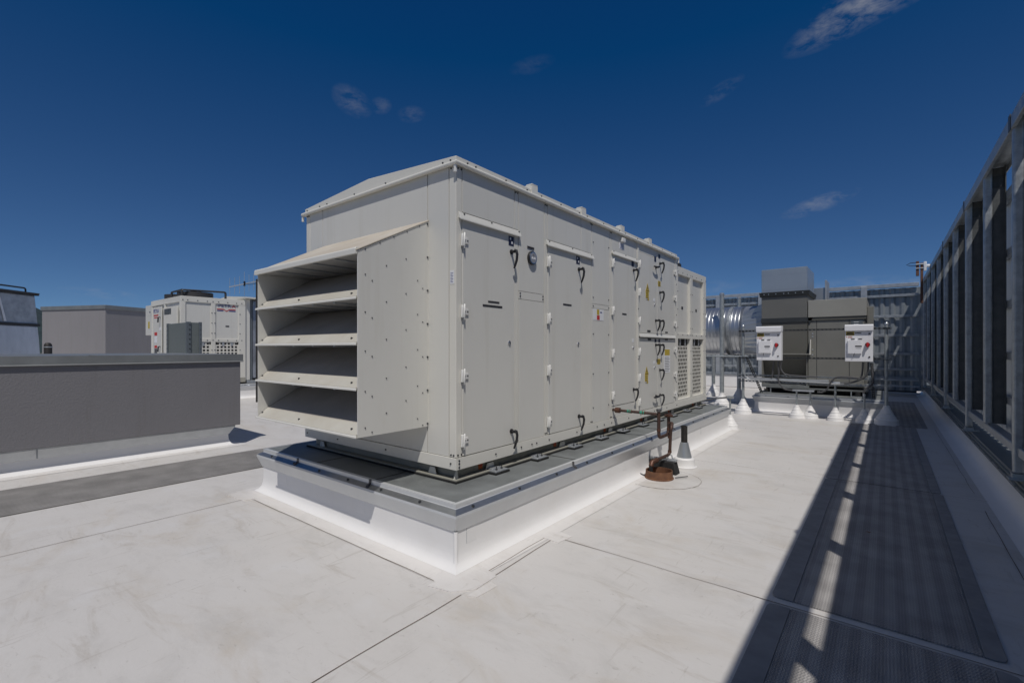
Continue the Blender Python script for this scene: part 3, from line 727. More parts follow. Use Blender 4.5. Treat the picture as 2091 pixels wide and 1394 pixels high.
# gauge, stickers
g = MB(); yg, zg = 3.70, 2.425
g.tube([(AX, yg, zg), (AX + .028, yg, zg)], .066, 28)
go = g.build('pressure_gauge', m_black, ahu, .004)
MB().tube([(AX + .028, yg, zg), (AX + .031, yg, zg)], .058, 28).build('gauge_bezel', m_chrome, go)
MB().tube([(AX + .0312, yg, zg), (AX + .0325, yg, zg)], .049, 28).build('gauge_dial', m_glass, go)
MB().prism([(yg - .035, zg - .012), (yg + .035, zg - .012), (yg + .028, zg + .008), (yg - .028, zg + .008)], 'x', AX + .0326, AX + .0332).build('gauge_scale', m_white, go)
MB().box(AX + .0332, AX + .0337, yg - .003, yg + .003, zg - .005, zg + .035).build('gauge_needle', m_ink, go)
plate(3.69, 2.525, .11, .018, ahu)
st = MB().box(AX + .0005, AX + .0025, 4.935, 5.20, 1.885, 2.02).build('data_sticker', m_white, ahu)
MB().box(AX + .0025, AX + .003, 5.03, 5.09, 1.95, 2.015).build('sticker_patch', m_yel, st)
MB().box(AX + .0025, AX + .003, 5.03, 5.10, 1.89, 1.945).build('sticker_patch', m_redink, st)
MB().box(AX + .0025, AX + .003, 5.11, 5.16, 1.975, 1.99).build('sticker_patch', m_blue, st)
st = MB().box(AX - .068, AX - .022, AY - .002, AY, 2.07, 2.18).build('data_sticker', m_white, ahu)
mb = MB()
for k in range(7): mb.box(AX - .062, AX - .03 - .006 * (k % 2), AY - .0026, AY - .002, 2.16 - .012 * k, 2.156 - .012 * k)
mb.build('sticker_lettering', m_blue, st)
st = MB().box(AX + .0005, AX + .003, 5.64, 5.76, 2.84, 2.93).build('hanging_tag', m_white, ahu)
MB().box(AX + .002, AX + .04, 5.66, 5.75, 2.93, 2.985).build('tag_holder', m_hinge, ahu, .006)
mb = MB()
for k in range(4): mb.box(AX + .003, AX + .0036, 5.655, 5.74, 2.91 - .018 * k, 2.904 - .018 * k)
mb.build('tag_lettering', m_blue, st)
# roof: low gable, fascia and rounded drip edge, lifting lugs
xm = (AX + AXL) / 2; f = .010
mb = MB()
prof = [(AXL - f, AZT - .01), (AX + f, AZT - .01), (AX + f, 3.092), (xm, 3.168), (AXL - f, 3.092)]
mb.prism(prof, 'y', AY - f, AYM - .03)
mb.build('roof_panel', m_cream2, ahu, .004, 2)
mb = MB(); zr = 3.030
loop = [(AXL - f - .012, AYM - .02), (AXL - f - .012, AY - f - .012), (AX + f + .012, AY - f - .012), (AX + f + .012, AYM - .02)]
lip = [(-.012, .020), (.004, .020), (.016, .014), (.021, .002), (.019, -.010), (.010, -.016), (-.012, -.014)]
def sweep_open(mb, loop, prof):
    vs = []
    cx, cy = xm, 6
    for i, (x, y) in enumerate(loop):
        for o, z in prof:
            sx = o if x > cx else -o
            vs.append((x + sx, (y - o) if i in (1, 2) else y, zr + z))
    n = len(prof)
    mb.add(vs, [(i * n + k, i * n + (k + 1) % n, (i + 1) * n + (k + 1) % n, (i + 1) * n + k) for i in range(len(loop) - 1) for k in range(n)], False)
    mb.add(vs[-n:], [list(range(n))]); mb.add(vs[:n], [list(range(n))])
sweep_open(mb, loop, lip)
mb.build('roof_drip_edge', m_trim, ahu, .003, 2)
for (x, y, sx) in ((AX + .014, AY - .022, 1), (AXL - .035, AY - .022, -1), (AX + .026, AYM - .012, 1)):
    MB().box(x - .012, x + .012, y - .010, y + .010, zr - .075, zr + .012).build('corner_spout', m_hinge, ahu, .003)
for yy in (3.735, 4.69, 5.70, 6.62):
    mb = MB().box(AX + .011, AX + .022, yy - .05, yy + .05, 3.05, 3.135).box(AX - .07, AX + .011, yy - .05, yy - .038, 3.085, 3.135).box(AX - .07, AX + .011, yy + .038, yy + .05, 3.085, 3.135).box(AX - .05, AX + .022, yy - .05, yy + .05, 3.1352, 3.145)
    mb.build('lifting_lug', m_trim, ahu, .003)
# hood
HX0, HX1, HY, HZB, HZF, HZT = -4.665, -3.033, 2.0, .897, 2.262, 2.622
hood = MB()
hood.add([(HX0, HY, HZF), (HX0, AY, HZT), (HX0, HY, HZB), (HX0, AY, HZB), (HX1, HY, HZB), (HX1, AY, HZB), (HX1, HY, HZF), (HX1, AY, HZT)], [(0, 1, 3, 2), (2, 3, 5, 4), (4, 5, 7, 6)])
hood = hood.build('intake_hood', m_cream, ahu, solid=.012)
hood.modifiers['thickness'].offset = 0
MB().slab((HX0 - .012, HY - .02, HZF + .012), (HX1 + .012, HY - .02, HZF + .012), (HX1 + .012, AY + .0, HZT + .012), (HX0 - .012, AY + .0, HZT + .012), .010).build('hood_top', m_dust, hood, .002)
MB().quad((HX1 + .001, HY - .01, HZF - .028), (HX1 + .001, AY, HZT - .028), (HX1 + .012, AY, HZT + .002), (HX1 + .012, HY - .01, HZF + .002)).build('hood_side_trim', m_trim, hood)
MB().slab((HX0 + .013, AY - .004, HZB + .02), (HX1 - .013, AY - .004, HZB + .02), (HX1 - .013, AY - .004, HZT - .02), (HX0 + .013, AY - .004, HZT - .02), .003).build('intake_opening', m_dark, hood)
MB().box(HX1 - .03, HX1 + .008, AY - .006, AY - .001, HZB - .01, HZT).build('hood_flange', m_trim, hood)
# blades with folded front lips; the underside carries the perforated liner
XA, XB = HX0 + .0125, HX1 - .0125
BL = []
def liner(z, par):
    """flat perforated screen behind a lip, with stiffening ribs"""
    l = MB().box(XA, XB, HY + .012, HY + .56, z - .004, z).build('perforated_liner', m_perfin, par)
    for xx in (XA + .30, XA + .62, XA + .95, XA + 1.27):
        MB().box(xx, xx + .022, HY + .014, HY + .555, z - .016, z - .0045).build('liner_rib', m_galv, l)
def blade(z, first=False):
    YB = HY + .505; SL = .247 / .435
    p = [(HY - .012, z - .004), (HY - .012, z + .016), (HY + .004, z + .022), (HY + .070, z + .076), (YB, z + .323), (YB, z + .317), (HY + .074, z + .069), (HY + .010, z + .014), (HY - .004, z - .004)]
    o = MB().prism(p, 'x', XA, XB).build('louvre_blade', m_blade, hood, .0012)
    MB().prism([(HY - .018, z - .006), (HY - .018, z + .004), (HY - .0125, z + .012), (HY - .0125, z - .006)], 'x', HX0 - .02, HX1 + .004).build('blade_lip', m_trim, o)
    MB().slab((XA, HY + .085, z + .0860), (XB, HY + .085, z + .0860), (XB, YB - .004, z + .0860 + SL * (YB - HY - .089)), (XA, YB - .004, z + .0860 + SL * (YB - HY - .089)), .0015).build('blade_face', m_dustd, o)
    liner(z - .002, o)
    BL.append((o, z))
m_dustd = mat('dusty_bare_metal', (.44, .405, .365), .6, .1, .2, 3)
for z in (HZB, 1.245, 1.580, 1.918): blade(z)
p = [(HY - .026, HZF - .020), (HY - .026, HZF + .016), (HY - .018, HZF + .028), (HY + .02, HZF + .034), (HY - .004, HZF - .020)]
MB().prism(p, 'x', HX0 - .02, HX1 + .006).build('hood_front_lip', m_trim, hood, .002)
liner(HZF - .004, hood)
for o_, z_ in BL:
    b = Screws()
    for xx in (HX0 + .03, HX0 + .72, HX1 - .12, HX1 - .02): rivet(b, (xx, HY + .030, z_ + .044), (0, -.63, .77), .0075)
    b.build('blade_screw', m_bolt, o_)
b = Screws()
for zz in (1.13, 1.40, 1.70, 1.99, 2.27):
    for yy, dz in ((HY + .06, .05), (HY + .12, .01), (HY + .25, .14), (AY - .24, .22), (AY - .12, .06), (AY - .065, .0)):
        z2 = zz + dz - .22
        if z2 < HZF + (HZT - HZF) * (yy - HY) / (AY - HY) - .03 and z2 > HZB + .01: rivet(b, (HX1, yy, z2))
for k in range(5): rivet(b, (HX1 + .001, HY + .06 + .13 * k, HZF - .008 + .36 / .68 * (.06 + .13 * k)))
for k in range(7): rivet(b, (HX1 + .006, AY - .012, HZB + .02 + .28 * k), (1, -.5, 0))
b.build('hood_screw', m_bolt, hood)
b = Screws()
for xx in (HX0 + .02, HX0 + .62, HX1 - .16, HX1 - .02): rivet(b, (xx, HY - .002, HZF + .022), (0, -1, .3))
b.build('hood_screw', m_bolt, hood)
# unit screws
b = Screws()
for yy in (2.80, 2.90, 3.30, 3.62, 3.86, 4.22, 4.60, 4.78, 5.18, 5.62, 5.80, 6.18, 6.55, 6.72, 7.1, 7.5, 7.7): rivet(b, (AX + f, yy, 3.066))
for xx in (AX - .05, AX - .14, AX - .9, AX - 1.4, AX - 1.9, AXL + .04, AXL + .3): rivet(b, (xx, AY - f, 3.066), (0, -1, 0))
for yy in (2.70, 2.74, 3.455, 3.485, 3.94, 3.97, 4.885, 4.915, 5.385, 5.41): rivet(b, (AX, yy, AZT - .035)); rivet(b, (AX, yy, AZ0 + .022))
for xx in (AX - .025, AX - .055, AXL + .03, AXL + .06): rivet(b, (xx, AY, AZT - .03), (0, -1, 0)); rivet(b, (xx, AY, AZ0 + .02), (0, -1, 0))
for yy in (2.705, 3.16, 3.53, 3.70, 3.78, 4.0, 4.55, 5.02, 5.2, 5.4, 5.9, 6.3, 6.8, 7.3, 7.75): rivet(b, (AX + .009, yy, .62))
rivet(b, (AX + .009, 2.705, .59)); rivet(b, (AX + .009, 2.705, .645))
for xx in (-2.75, -3.6, -4.4, -5.0): rivet(b, (xx, AY - .009, .62), (0, -1, 0))
for yy in (4.94, 5.335):
    for zz in (2.80, 2.15, 2.05, 1.72, 1.25, .85): rivet(b, (AX, yy, zz))
for yy in (3.525, 3.90):
    for zz in (2.07, 2.04): rivet(b, (AX, yy, zz))
for yy in (2.76, 3.10, 3.49, 4.0, 4.45, 4.88, 5.45, 5.8, 6.15): rivet(b, (AX + .012, yy, 2.640 if yy < 5 else 2.773))
for zz in (2.6, 2.1, 1.9, 1.4, 1.0): rivet(b, (AX + .01, 6.215, zz)); rivet(b, (AX + .006, 7.74, zz))
b.build('panel_screw', m_bolt, ahu)
# condenser end section: frame, recessed upper panels, perforated lower grilles, fans
cz = 2.917
mb = MB()
mb.box(AX - .07, AX, AYM + .003, AYE, 2.79, cz); mb.box(AX - .07, AX, AYM + .003, AYE, 1.715, 1.80); mb.box(AX - .07, AX, AYM + .003, AYE, AZ0, .70)
for y0, y1 in ((AYM + .003, 7.845), (8.47, 8.60), (9.235, AYE)):
    mb.box(AX - .0705, AX + .0005, y0, y1, .70, 1.715); mb.box(AX - .0705, AX + .0005, y0, y1, 1.80, 2.79)
mb.build('condenser_frame', m_cream2, ahu, .003)
MB().box(AXL, AX - .35, AYM + .002, AYE - .002, AZ0, cz - .002).box(AX - .35, AX - .071, AYM + .002, AYE - .002, 1.80, cz - .002).build('condenser_body', m_cream, ahu)
for y0, y1 in ((7.846, 8.469), (8.601, 9.234)):
    o = MB().box(AX - .068, AX - .045, y0, y1, 1.80, 2.79).build('wall_panel', m_cream, ahu, .002)
    MB().box(AX - .045, AX - .042, (y0 + y1) / 2 - .02, (y0 + y1) / 2 + .06, 2.22, 2.27).build('name_plate', m_ink, o)
    # grille: sheet with staggered square holes
    mb = MB(); px_, pz = .080, .066
    y = y0 + .05; nz = int(.86 / pz)
    mb.box(AX - .040, AX - .036, y0, y0 + .05, .70, 1.62); mb.box(AX - .040, AX - .036, y1 - .05, y1, .70, 1.62)
    mb.box(AX - .040, AX - .036, y0 + .05, y1 - .05, .70, .735); z = .735
    while z < 1.585:
        mb.box(AX - .040, AX - .036, y0 + .05, y1 - .05, z + .046, z + pz)
        sh = px_ * .3 * (int(z / pz) % 3)
        y = y0 + .05 - px_ + sh
        while y < y1 - .05:
            a = max(y + .058, y0 + .05); c = min(y + px_, y1 - .05)
            if c > a: mb.box(AX - .040, AX - .036, a, c, z, z + .046)
            y += px_
        z += pz
    gr = mb.build('perforated_grille', m_cream2, ahu)
    MB().box(AX - .30, AX - .058, y0, y1, .701, 1.714).build('coil', m_coil, gr)
    for dy in (.16, .42): MB().box(AX - .036, AX - .028, y0 + dy, y0 + dy + .05, 1.60, 1.715).build('grille_strap', m_galv, gr)
b = Screws()
for yy in (7.83, 8.07, 8.3, 8.49, 8.58, 8.8, 9.1, 9.37): rivet(b, (AX, yy, 2.83)); rivet(b, (AX, yy, 1.78))
for zz in (2.5, 2.2, 1.9, 1.5, 1.1, .8):
    for yy in (8.49, 8.58, 9.25, 9.38, 7.82): rivet(b, (AX, yy, zz))
b.build('panel_screw', m_bolt, ahu)
def fan_guard(cx, cy, z, r, parent, name='condenser_fan', h=.14):
    mb = MB(); mb.lathe([(r, 0), (r, h), (r * .96, h), (r * .96, 0)], (cx, cy, z), 24)
    o = mb.build(name, m_strap, parent)
    w = MB()
    for k in range(5):
        rr = r * (.2 + .19 * k); w.tube([(cx + rr * math.cos(2 * math.pi * i / 24), cy + rr * math.sin(2 * math.pi * i / 24), z + h + .025 - .01 * k) for i in range(25)], .006, 5, False)
    for k in range(8):
        q = k * math.pi / 4; w.tube([(cx, cy, z + h + .028), (cx + r * math.cos(q), cy + r * math.sin(q), z + h)], .007, 5)
    w.build('guard_wire', m_black, o)
    return o
fan_guard(-3.22, 8.42, cz, .36, ahu); fan_guard(-4.3, 8.42, cz, .36, ahu)

# ------------------------------------------------------------------ condensate drain, rusty roof drain, block, vent
dr = thing('condensate_pipe', 'oxidised copper condensate drain pipe with U trap beside the air handler', 'drain pipe', (-2.13, 5.6, .1))
def bend(pts, r=.05, n=5):
    """round the corners of a polyline"""
    P = [Vector(p) for p in pts]; out = [P[0]]
    for i in range(1, len(P) - 1):
        a = (P[i - 1] - P[i]); b_ = (P[i + 1] - P[i]); d = min(r, a.length * .49, b_.length * .49)
        p0 = P[i] + a.normalized() * d; p2 = P[i] + b_.normalized() * d
        for k in range(n + 1):
            t = k / n; out.append(p0 * (1 - t) ** 2 + P[i] * 2 * t * (1 - t) + p2 * t * t)
    out.append(P[-1]); return out
R_ = .0175
MB().tube(bend([(AX + .0, 5.45, .775), (-2.60, 5.45, .775), (-2.17, 5.55, .755)], .06), R_, 12).build('drain_arm', m_copper, dr)
mb = MB(); mb.tube([(-2.66, 5.45, .775), (-2.60, 5.451, .775)], .034, 12)
for t in (.25, .30, .62, .67):
    p = Vector((-2.60, 5.451, .775)).lerp(Vector((-2.17, 5.55, .755)), t); q = Vector((-2.60, 5.451, .775)).lerp(Vector((-2.17, 5.55, .755)), t + .02); mb.tube([p, q], .023, 12)
mb.build('union_fitting', m_copper2, dr)
mb = MB()
for t in (.20, .55): 
    p = Vector((-2.60, 5.451, .775)).lerp(Vector((-2.17, 5.55, .755)), t); q = Vector((-2.60, 5.451, .775)).lerp(Vector((-2.17, 5.55, .755)), t + .12); mb.tube([p, q], .0195, 12)
mb.build('green_tape', m_green, dr)
x, = (-2.15,)
MB().tube(bend([(x, 5.57, .80), (x, 5.57, .465), (x, 5.90, .465), (x, 5.90, .69)], .07), .020, 12).build('trap_pipe', m_copper, dr)
MB().tube([(x, 5.57, .785), (x, 5.57, .815)], .032, 8).build('cap', m_conduit, dr)
MB().tube([(x, 5.90, .69), (x, 5.90, .71)], .055, 10).tube([(x, 5.84, .715), (x, 5.98, .715)], .012, 6).build('vent_tee', m_copper2, dr)
MB().tube(bend([(x, 5.90, .59), (x + .06, 5.87, .62), (x + .07, 5.80, .56), (x + .06, 5.80, .50), (x + .05, 5.80, .235), (x - .03, 5.52, .195)], .05), .0195, 12).build('outlet_pipe', m_copper, dr)
MB().tube([(x - .02, 5.56, .20), (x - .045, 5.47, .185), (x - .05, 5.45, .14)], .029, 12).build('elbow', m_copper2, dr)
MB().tube([(x - .05, 5.45, .15), (x - .05, 5.45, .03)], .024, 12).build('spout', m_rubber, dr)
mb = MB()
for p in ((x, 5.57, .56), (x, 5.90, .53), (x + .05, 5.80, .45), (x + .05, 5.80, .27)): mb.tube([(p[0], p[1], p[2] - .015), (p[0], p[1], p[2] + .015)], .0235, 12)
mb.build('coupling', m_copper2, dr)
rd = thing('roof_drain', 'rusty round cast iron roof drain ring under the copper pipe', 'roof drain', (-2.12, 5.50, 0))
MB().lathe([(.168, .006), (.168, .016), (.158, .02), (.154, .098), (.146, .098), (.148, .02), (.001, .018)], (-2.12, 5.50, 0), 36).build('drain_ring', m_rust, rd)
MB().tube([(-1.95, 5.57, .018), (-1.84, 5.68, .03)], .006, 6).build('tie_bolt', m_bolt, rd)
MB().tube([(-2.27, 5.44, .02), (-2.33, 5.42, .04)], .008, 6).build('tie_bolt', m_bolt, rd)
bl = thing('pipe_support_block', 'black recycled rubber block with metal channel holding up the copper pipe', 'support block', (-2.17, 5.85, 0))
MB().prism([(-2.36, .004), (-1.99, .004), (-2.03, .155), (-2.32, .155)], 'y', 5.72, 5.86).build('rubber_block', m_rubber, bl, .008)
MB().box(-2.34, -2.01, 5.76, 5.82, .1552, .18).build('strut_channel', m_galv, bl, .003)
MB().tube([(-2.115, 5.78, .15), (-2.115, 5.78, .215)], .006, 6).tube([(-2.15, 5.79, .19), (-2.14, 5.79, .225), (-2.11, 5.79, .245), (-2.07, 5.79, .225), (-2.065, 5.79, .19)], .008, 6).build('pipe_clamp', m_galv, bl)
vp = thing('vent_pipe', 'dark iron vent pipe in a galvanised cone on a white round boot', 'vent pipe', (-2.08, 6.28, 0))
MB().lathe([(.040, .27), (.040, .53), (.032, .53), (.032, .40)], (-2.08, 6.28, 0), 20).build('pipe', m_iron, vp)
MB().lathe([(.100, .10), (.050, .31), (.042, .315)], (-2.08, 6.28, 0), 24).build('cone_collar', m_bright, vp)
MB().lathe([(.16, .003), (.140, .010), (.130, .03), (.128, .10), (.112, .118), (.05, .12)], (-2.08, 6.28, 0), 28).build('boot', m_boot, vp)

# ------------------------------------------------------------------ grey stucco enclosure on the left
BX, BY = -8.14, 3.22
en = thing('roof_enclosure', 'long low dark grey stucco enclosure with metal coping at the left edge', 'enclosure', (-9.7, -1.0, 0))
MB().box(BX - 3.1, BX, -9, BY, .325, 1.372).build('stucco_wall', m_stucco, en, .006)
MB().rect_sweep(BX - 3.2, BX + .03, -9, BY + .03, [(-.03, 1.335), (.0, 1.333), (.007, 1.348), (.0, 1.352), (.0, 1.455)]).box(BX - 3.19, BX + .028, -9, BY + .028, 1.44, 1.4552).build('coping', m_cap, en)
MB().rect_sweep(BX - 3.2, BX + .03, -9, BY + .03, [(.0015, 1.337), (.009, 1.347), (.0015, 1.3505)]).build('coping_drip_edge', m_bright, en)
for yy in (-3.2, -.4): MB().box(BX - .03, BX + .0325, yy - .002, yy + .002, 1.35, 1.457).build('coping_joint', m_charc, en)
MB().box(BX - .03, BX + .032, BY - 1.85, BY - 1.79, 1.4555, 1.464).build('coping_joint', m_steel, en)
MB().rect_sweep(BX - 2.95, BX - .13, -9, BY - .13, COVE + [(0, .20)]).build('membrane_skirt', m_flash, en, smooth_all=True)
MB().rect_sweep(BX - 2.95, BX - .13, -9, BY - .13, [(.20, .003), (.12, .005), (.0682, .0120)]).build('membrane_apron', m_apron, en)
MB().rect_sweep(BX - 2.95, BX - .13, -9, BY - .13, [(-.01, .185), (.008, .18), (.075, .30), (.075, .318), (0, .32)]).build('base_flashing', m_galv, en)
MB().box(BX - .058, BX - .0545, .9, .912, .19, .31).build('flashing_joint', m_steel, en)
MB().box(BX - 2.9, BX - .09, -9, BY - .09, .3205, .3245).build('stop_bead', m_charc, en)

# ------------------------------------------------------------------ distant grey penthouse
ph = thing('penthouse', 'plain grey stucco penthouse block with pale sunlit front and metal coping', 'penthouse', (0, 0, 0))
def at_dist(px, py, d):
    r = Vector(_ray(px, py)); return Vector((0, 0, EYE)) + r * d
c0 = at_dist(215, 711, 24.0); fx = Vector((-math.cos(YAW - math.radians(-0)), -math.sin(YAW), 0))
vdir = Vector((-math.sin(YAW), math.cos(YAW), 0)); rdir = Vector((math.cos(YAW), math.sin(YAW), 0))
left_d = (-rdir * 4045 + vdir * 961).normalized(); right_d = (rdir * 230 + vdir * 961).normalized()
def ph_box(mb, off, z0, z1):
    a = c0 - left_d * off - right_d * off; Lw = 4.35 + 2 * off; Dw = 7.6 + 2 * off
    # keep it rectangular: use the perpendicular of the front for depth
    dd = Vector((-left_d.y, left_d.x, 0)); dd = dd if dd.dot(right_d) > 0 else -dd
    a = c0 - left_d * off - dd * off
    q = [a, a + left_d * Lw, a + left_d * Lw + dd * Dw, a + dd * Dw]
    vs = [(p.x, p.y, z0) for p in q] + [(p.x, p.y, z1) for p in q]
    mb.add(vs, [(0, 3, 2, 1), (4, 5, 6, 7), (0, 1, 5, 4), (1, 2, 6, 5), (2, 3, 7, 6), (3, 0, 4, 7)]); return mb
ph.location = (c0.x, c0.y, 0)
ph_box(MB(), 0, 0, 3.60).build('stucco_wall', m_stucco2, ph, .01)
ph_box(MB(), .05, 3.56, 3.76).build('coping', m_cap, ph, .01)
vc = thing('vent_pipe', 'short dark domed vent pipe peeking over the enclosure coping', 'vent pipe', tuple(at_dist(98, 711, 18).xy) + (0,))
cc = at_dist(98, 711, 18)
MB().lathe([(.12, 0), (.12, 1.64), (.11, 1.70), (.07, 1.755), (.001, 1.77)], (cc.x, cc.y, 0), 16).build('pipe', m_iron, vc)
MB().lathe([(.126, 1.58), (.132, 1.60), (.126, 1.62)], (cc.x, cc.y, 0), 16).build('band', m_steel, vc)

# ------------------------------------------------------------------ plastic wrapped equipment at far left
def wrapped():
    a = at_dist(79, 711, 16.0); t = thing('wrapped_unit', 'tall equipment wrapped in clear plastic film with black top straps at far left', 'wrapped equipment', (a.x, a.y, 0))
    a = at_dist(81, 711, 19.0); a.z = 0; t.location = a
    dd = (rdir * -95 + vdir * 961).normalized() * -1; l = Vector((dd.y, -dd.x, 0)); l = l if l.dot(rdir) < 0 else -l
    Wd = 3.4
    def ring(inset, z, dep=6.0):
        p = a + l * inset * .6 + dd * inset * .6
        q = [p, p + l * (Wd - inset), p + l * (Wd - inset) + dd * dep, p + dd * dep]
        return [(v.x, v.y, z) for v in q]
    def shell(rows):
        vs = [p for r in rows for p in r]; n = len(rows)
        return MB().add(vs, [(i * 4 + k, i * 4 + (k + 1) % 4, (i + 1) * 4 + (k + 1) % 4, (i + 1) * 4 + k) for i in range(n - 1) for k in range(4)] + [[(n - 1) * 4 + k for k in range(4)]])
    shell([ring(-.08, .3), ring(-.04, 1.2), ring(.0, 1.9), ring(.05, 2.44)]).build('lower_wrap', m_wrap, t, .05, 2)
    shell([ring(.05, 2.53), ring(.09, 3.0), ring(.15, 3.66)]).build('upper_wrap', m_wrapd, t, .05, 2)
    shell([ring(-.02, 2.44), ring(-.02, 2.53)]).build('belt', m_strap, t)
    shell([ring(.02, 3.66), ring(.0, 3.76)]).build('top_frame', m_strap, t)
    b = ring(.24, 3.92); m_ = MB()
    m_.tube(bend([Vector(b[0]) + dd * .3 - Vector((0, 0, .16)), Vector(b[0]) + dd * .3, b[3]], .1), .03, 6).build('top_rail', m_strap, t)
    q0 = Vector(ring(.05, 2.57)[0]) + dd * 1.35 - l * .02; q1 = Vector(ring(.15, 3.6)[0]) + dd * 1.5 - l * .02
    MB().slab(q0, q0 + dd * .09, q1 + dd * .07, q1, .012).build('tape_strip', m_white, t)
    shell([ring(-.15, 0), ring(-.15, .3)]).build('skid', m_base, t)
wrapped()

# ------------------------------------------------------------------ second packaged unit with logo
QX, QY = -15.7, 4.63
pk = thing('packaged_unit', 'cream packaged rooftop unit with blue and red logo and black fans on top', 'rooftop unit', (QX - 1.2, QY + .8, .45))
QE, QT = 6.36, 3.05
XL = -18.45
MB().box(XL, QX - .05, QY + .04, QE, .62, QT - .05).build('casing', m_cream, pk)
MB().box(XL, QX, QY, QE, .50, .64).build('base_frame', m_base, pk)
mb = MB()
mb.box(XL, QX, QY, QE, QT - .16, QT)
for y0, y1 in ((QY, QY + .12), (5.40, 5.52), (6.16, QE)): mb.box(QX - .08, QX, y0, y1, .64, QT - .16)
mb.box(QX - .08, QX - .001, QY, QE, 1.74, 1.84)
for x0, x1 in ((QX - .12, QX - .081), (-17.2, -17.08), (XL, XL + .12)): mb.box(x0, x1, QY, QY + .05, .64, QT - .16)
mb.build('frame', m_cream2, pk, .006)
for y0, y1 in ((QY + .12, 5.40), (5.52, 6.16)):
    MB().box(QX - .05, QX - .03, y0, y1, 1.84, QT - .16).build('wall_panel', m_cream, pk)
    mb = MB(); z = .66
    while z < 1.70:
        mb.box(QX - .028, QX - .022, y0 + .04, y1 - .04, z + .06, z + .10)
        y = y0 + .04
        while y < y1 - .06:
            mb.box(QX - .028, QX - .022, y + .06, min(y + .10, y1 - .04), z, z + .06); y += .10
        z += .10
    mb.box(QX - .028, QX - .022, y0, y0 + .04, .64, 1.66).box(QX - .028, QX - .022, y1 - .04, y1, .64, 1.66)
    g_ = mb.build('perforated_grille', m_cream2, pk)
    MB().box(QX - .049, QX - .045, y0, y1, .64, 1.74).build('coil', m_dark, g_)
    mb = MB()
    for dy in (.18, .42): mb.box(QX - .022, QX - .012, y0 + dy, y0 + dy + .06, 1.62, 1.74)
    mb.build('grille_strap', m_galv, g_)
MB().box(QX - .03, QX - .025, 5.80, 5.90, 2.20, 2.24).build('name_plate', m_ink, pk)
text_mesh('PETR', .125, 'logo_lettering', m_blue, pk, (QX - .026, 5.775, 2.83), (0, 1, 0), (0, 0, 1), .003, 1.28)
text_mesh('A', .125, 'logo_letter', m_redink, pk, (QX - .026, 6.03, 2.83), (0, 1, 0), (0, 0, 1), .003, 1.35)
def chevron(y0, y1, z, t, m, notch, nm):
    yc = (y0 + y1) / 2
    P = [(y0, z), (yc - notch, z), (yc, z - notch * .7), (yc + notch, z), (y1, z), (y1, z - t), (yc + notch * .9, z - t), (yc, z - notch * .7 - t), (yc - notch * .9, z - t), (y0, z - t)]
    return MB().prism(P, 'x', QX - .028, QX - .024).build(nm, m, pk)
chevron(5.57, 6.08, 2.745, .028, m_redink, .08, 'logo_stripe')
MB().box(QX - .028, QX - .024, 5.57, 5.74, 2.675, 2.70).box(QX - .028, QX - .024, 5.90, 6.08, 2.675, 2.70).build('logo_stripe', m_blue, pk)
# narrow front with door, stickers and side cabinet
dd = MB().box(-18.15, -17.3, QY - .03, QY - .001, .70, QT - .22).build('door', m_cream, pk, .006)
text_mesh('PETRA', .17, 'logo_lettering', m_blue, dd, (-17.82, QY - .032, 2.70), (1, 0, 0), (0, 0, 1), .003, 1.1)
MB().box(-18.05, -17.6, QY - .034, QY - .031, 2.555, 2.595).box(-18.02, -17.63, QY - .034, QY - .031, 2.49, 2.52).build('logo_stripe', m_redink, dd)
for z0, z1, m_ in ((1.95, 2.05, m_redink), (1.72, 1.93, m_white), (1.56, 1.64, m_redink), (1.38, 1.54, m_conduit)):
    MB().box(-17.98, -17.72, QY - .034, QY - .031, z0, z1).build('sticker', m_, dd)
for z in (2.5, 1.6): MB().tube([(-17.42, QY - .03, z), (-17.42, QY - .08, z), (-17.42, QY - .09, z - .16)], .02, 8).build('handle', m_black, dd)
MB().box(-17.5, -17.34, QY - .034, QY - .031, 2.10, 2.2).build('sticker', m_white, dd)
mb = MB().box(-17.05, -15.85, QY - .05, QY - .002, .7, QT - .3); lv = mb.build('louvre_panel', m_cream2, pk, .006)
mb = MB()
for k in range(5): mb.box(-16.95, -16.35, QY - .058, QY - .051, 2.72 - .035 * k, 2.70 - .035 * k)
mb.build('louvre_slot', m_charc, lv)
cabx = MB().box(-19.25, -18.47, QY + .05, QY + .55, 1.98, 2.95).build('control_cabinet', m_cream, pk, .01)
MB().box(-18.95, -18.8, QY + .044, QY + .0495, 2.2, 2.42).build('warning_tag', m_yel, cabx)
MB().tube([(-18.62, QY + .05, 2.72), (-18.62, QY + .0, 2.72)], .03, 8).build('latch', m_chrome, cabx)
for cy, cx in ((5.2, -16.35), (5.2, -17.5)): fan_guard(cx, cy, QT, .46, pk, h=.17)
mb = MB(); mb.tube(bend([(-16.0, 4.75, QT), (-16.0, 4.75, QT + .20), (-16.0, 5.9, QT + .23), (-16.0, 5.9, QT)], .05), .03, 6); mb.tube(bend([(-16.9, 4.75, QT), (-16.9, 4.75, QT + .19), (-16.0, 4.75, QT + .2)], .05), .03, 6); mb.tube([(-16.0, 5.1, QT + .2), (-16.9, 5.1, QT + .19), (-17.8, 5.0, QT + .12)], .03, 6)
mb.build('fan_rail', m_strap, pk)
b = Screws()
for yy in (4.68, 4.8, 5.05, 5.3, 5.45, 5.6, 5.85, 6.1, 6.25):
    rivet(b, (QX, yy, QT - .11), (1, 0, 0), .012); rivet(b, (QX, yy, 1.79), (1, 0, 0), .012)
for zz in (2.6, 2.3, 2.0, 1.5): 
    for yy in (5.42, 5.5, 6.2): rivet(b, (QX, yy, zz), (1, 0, 0), .012)
b.build('panel_screw', m_bolt, pk)
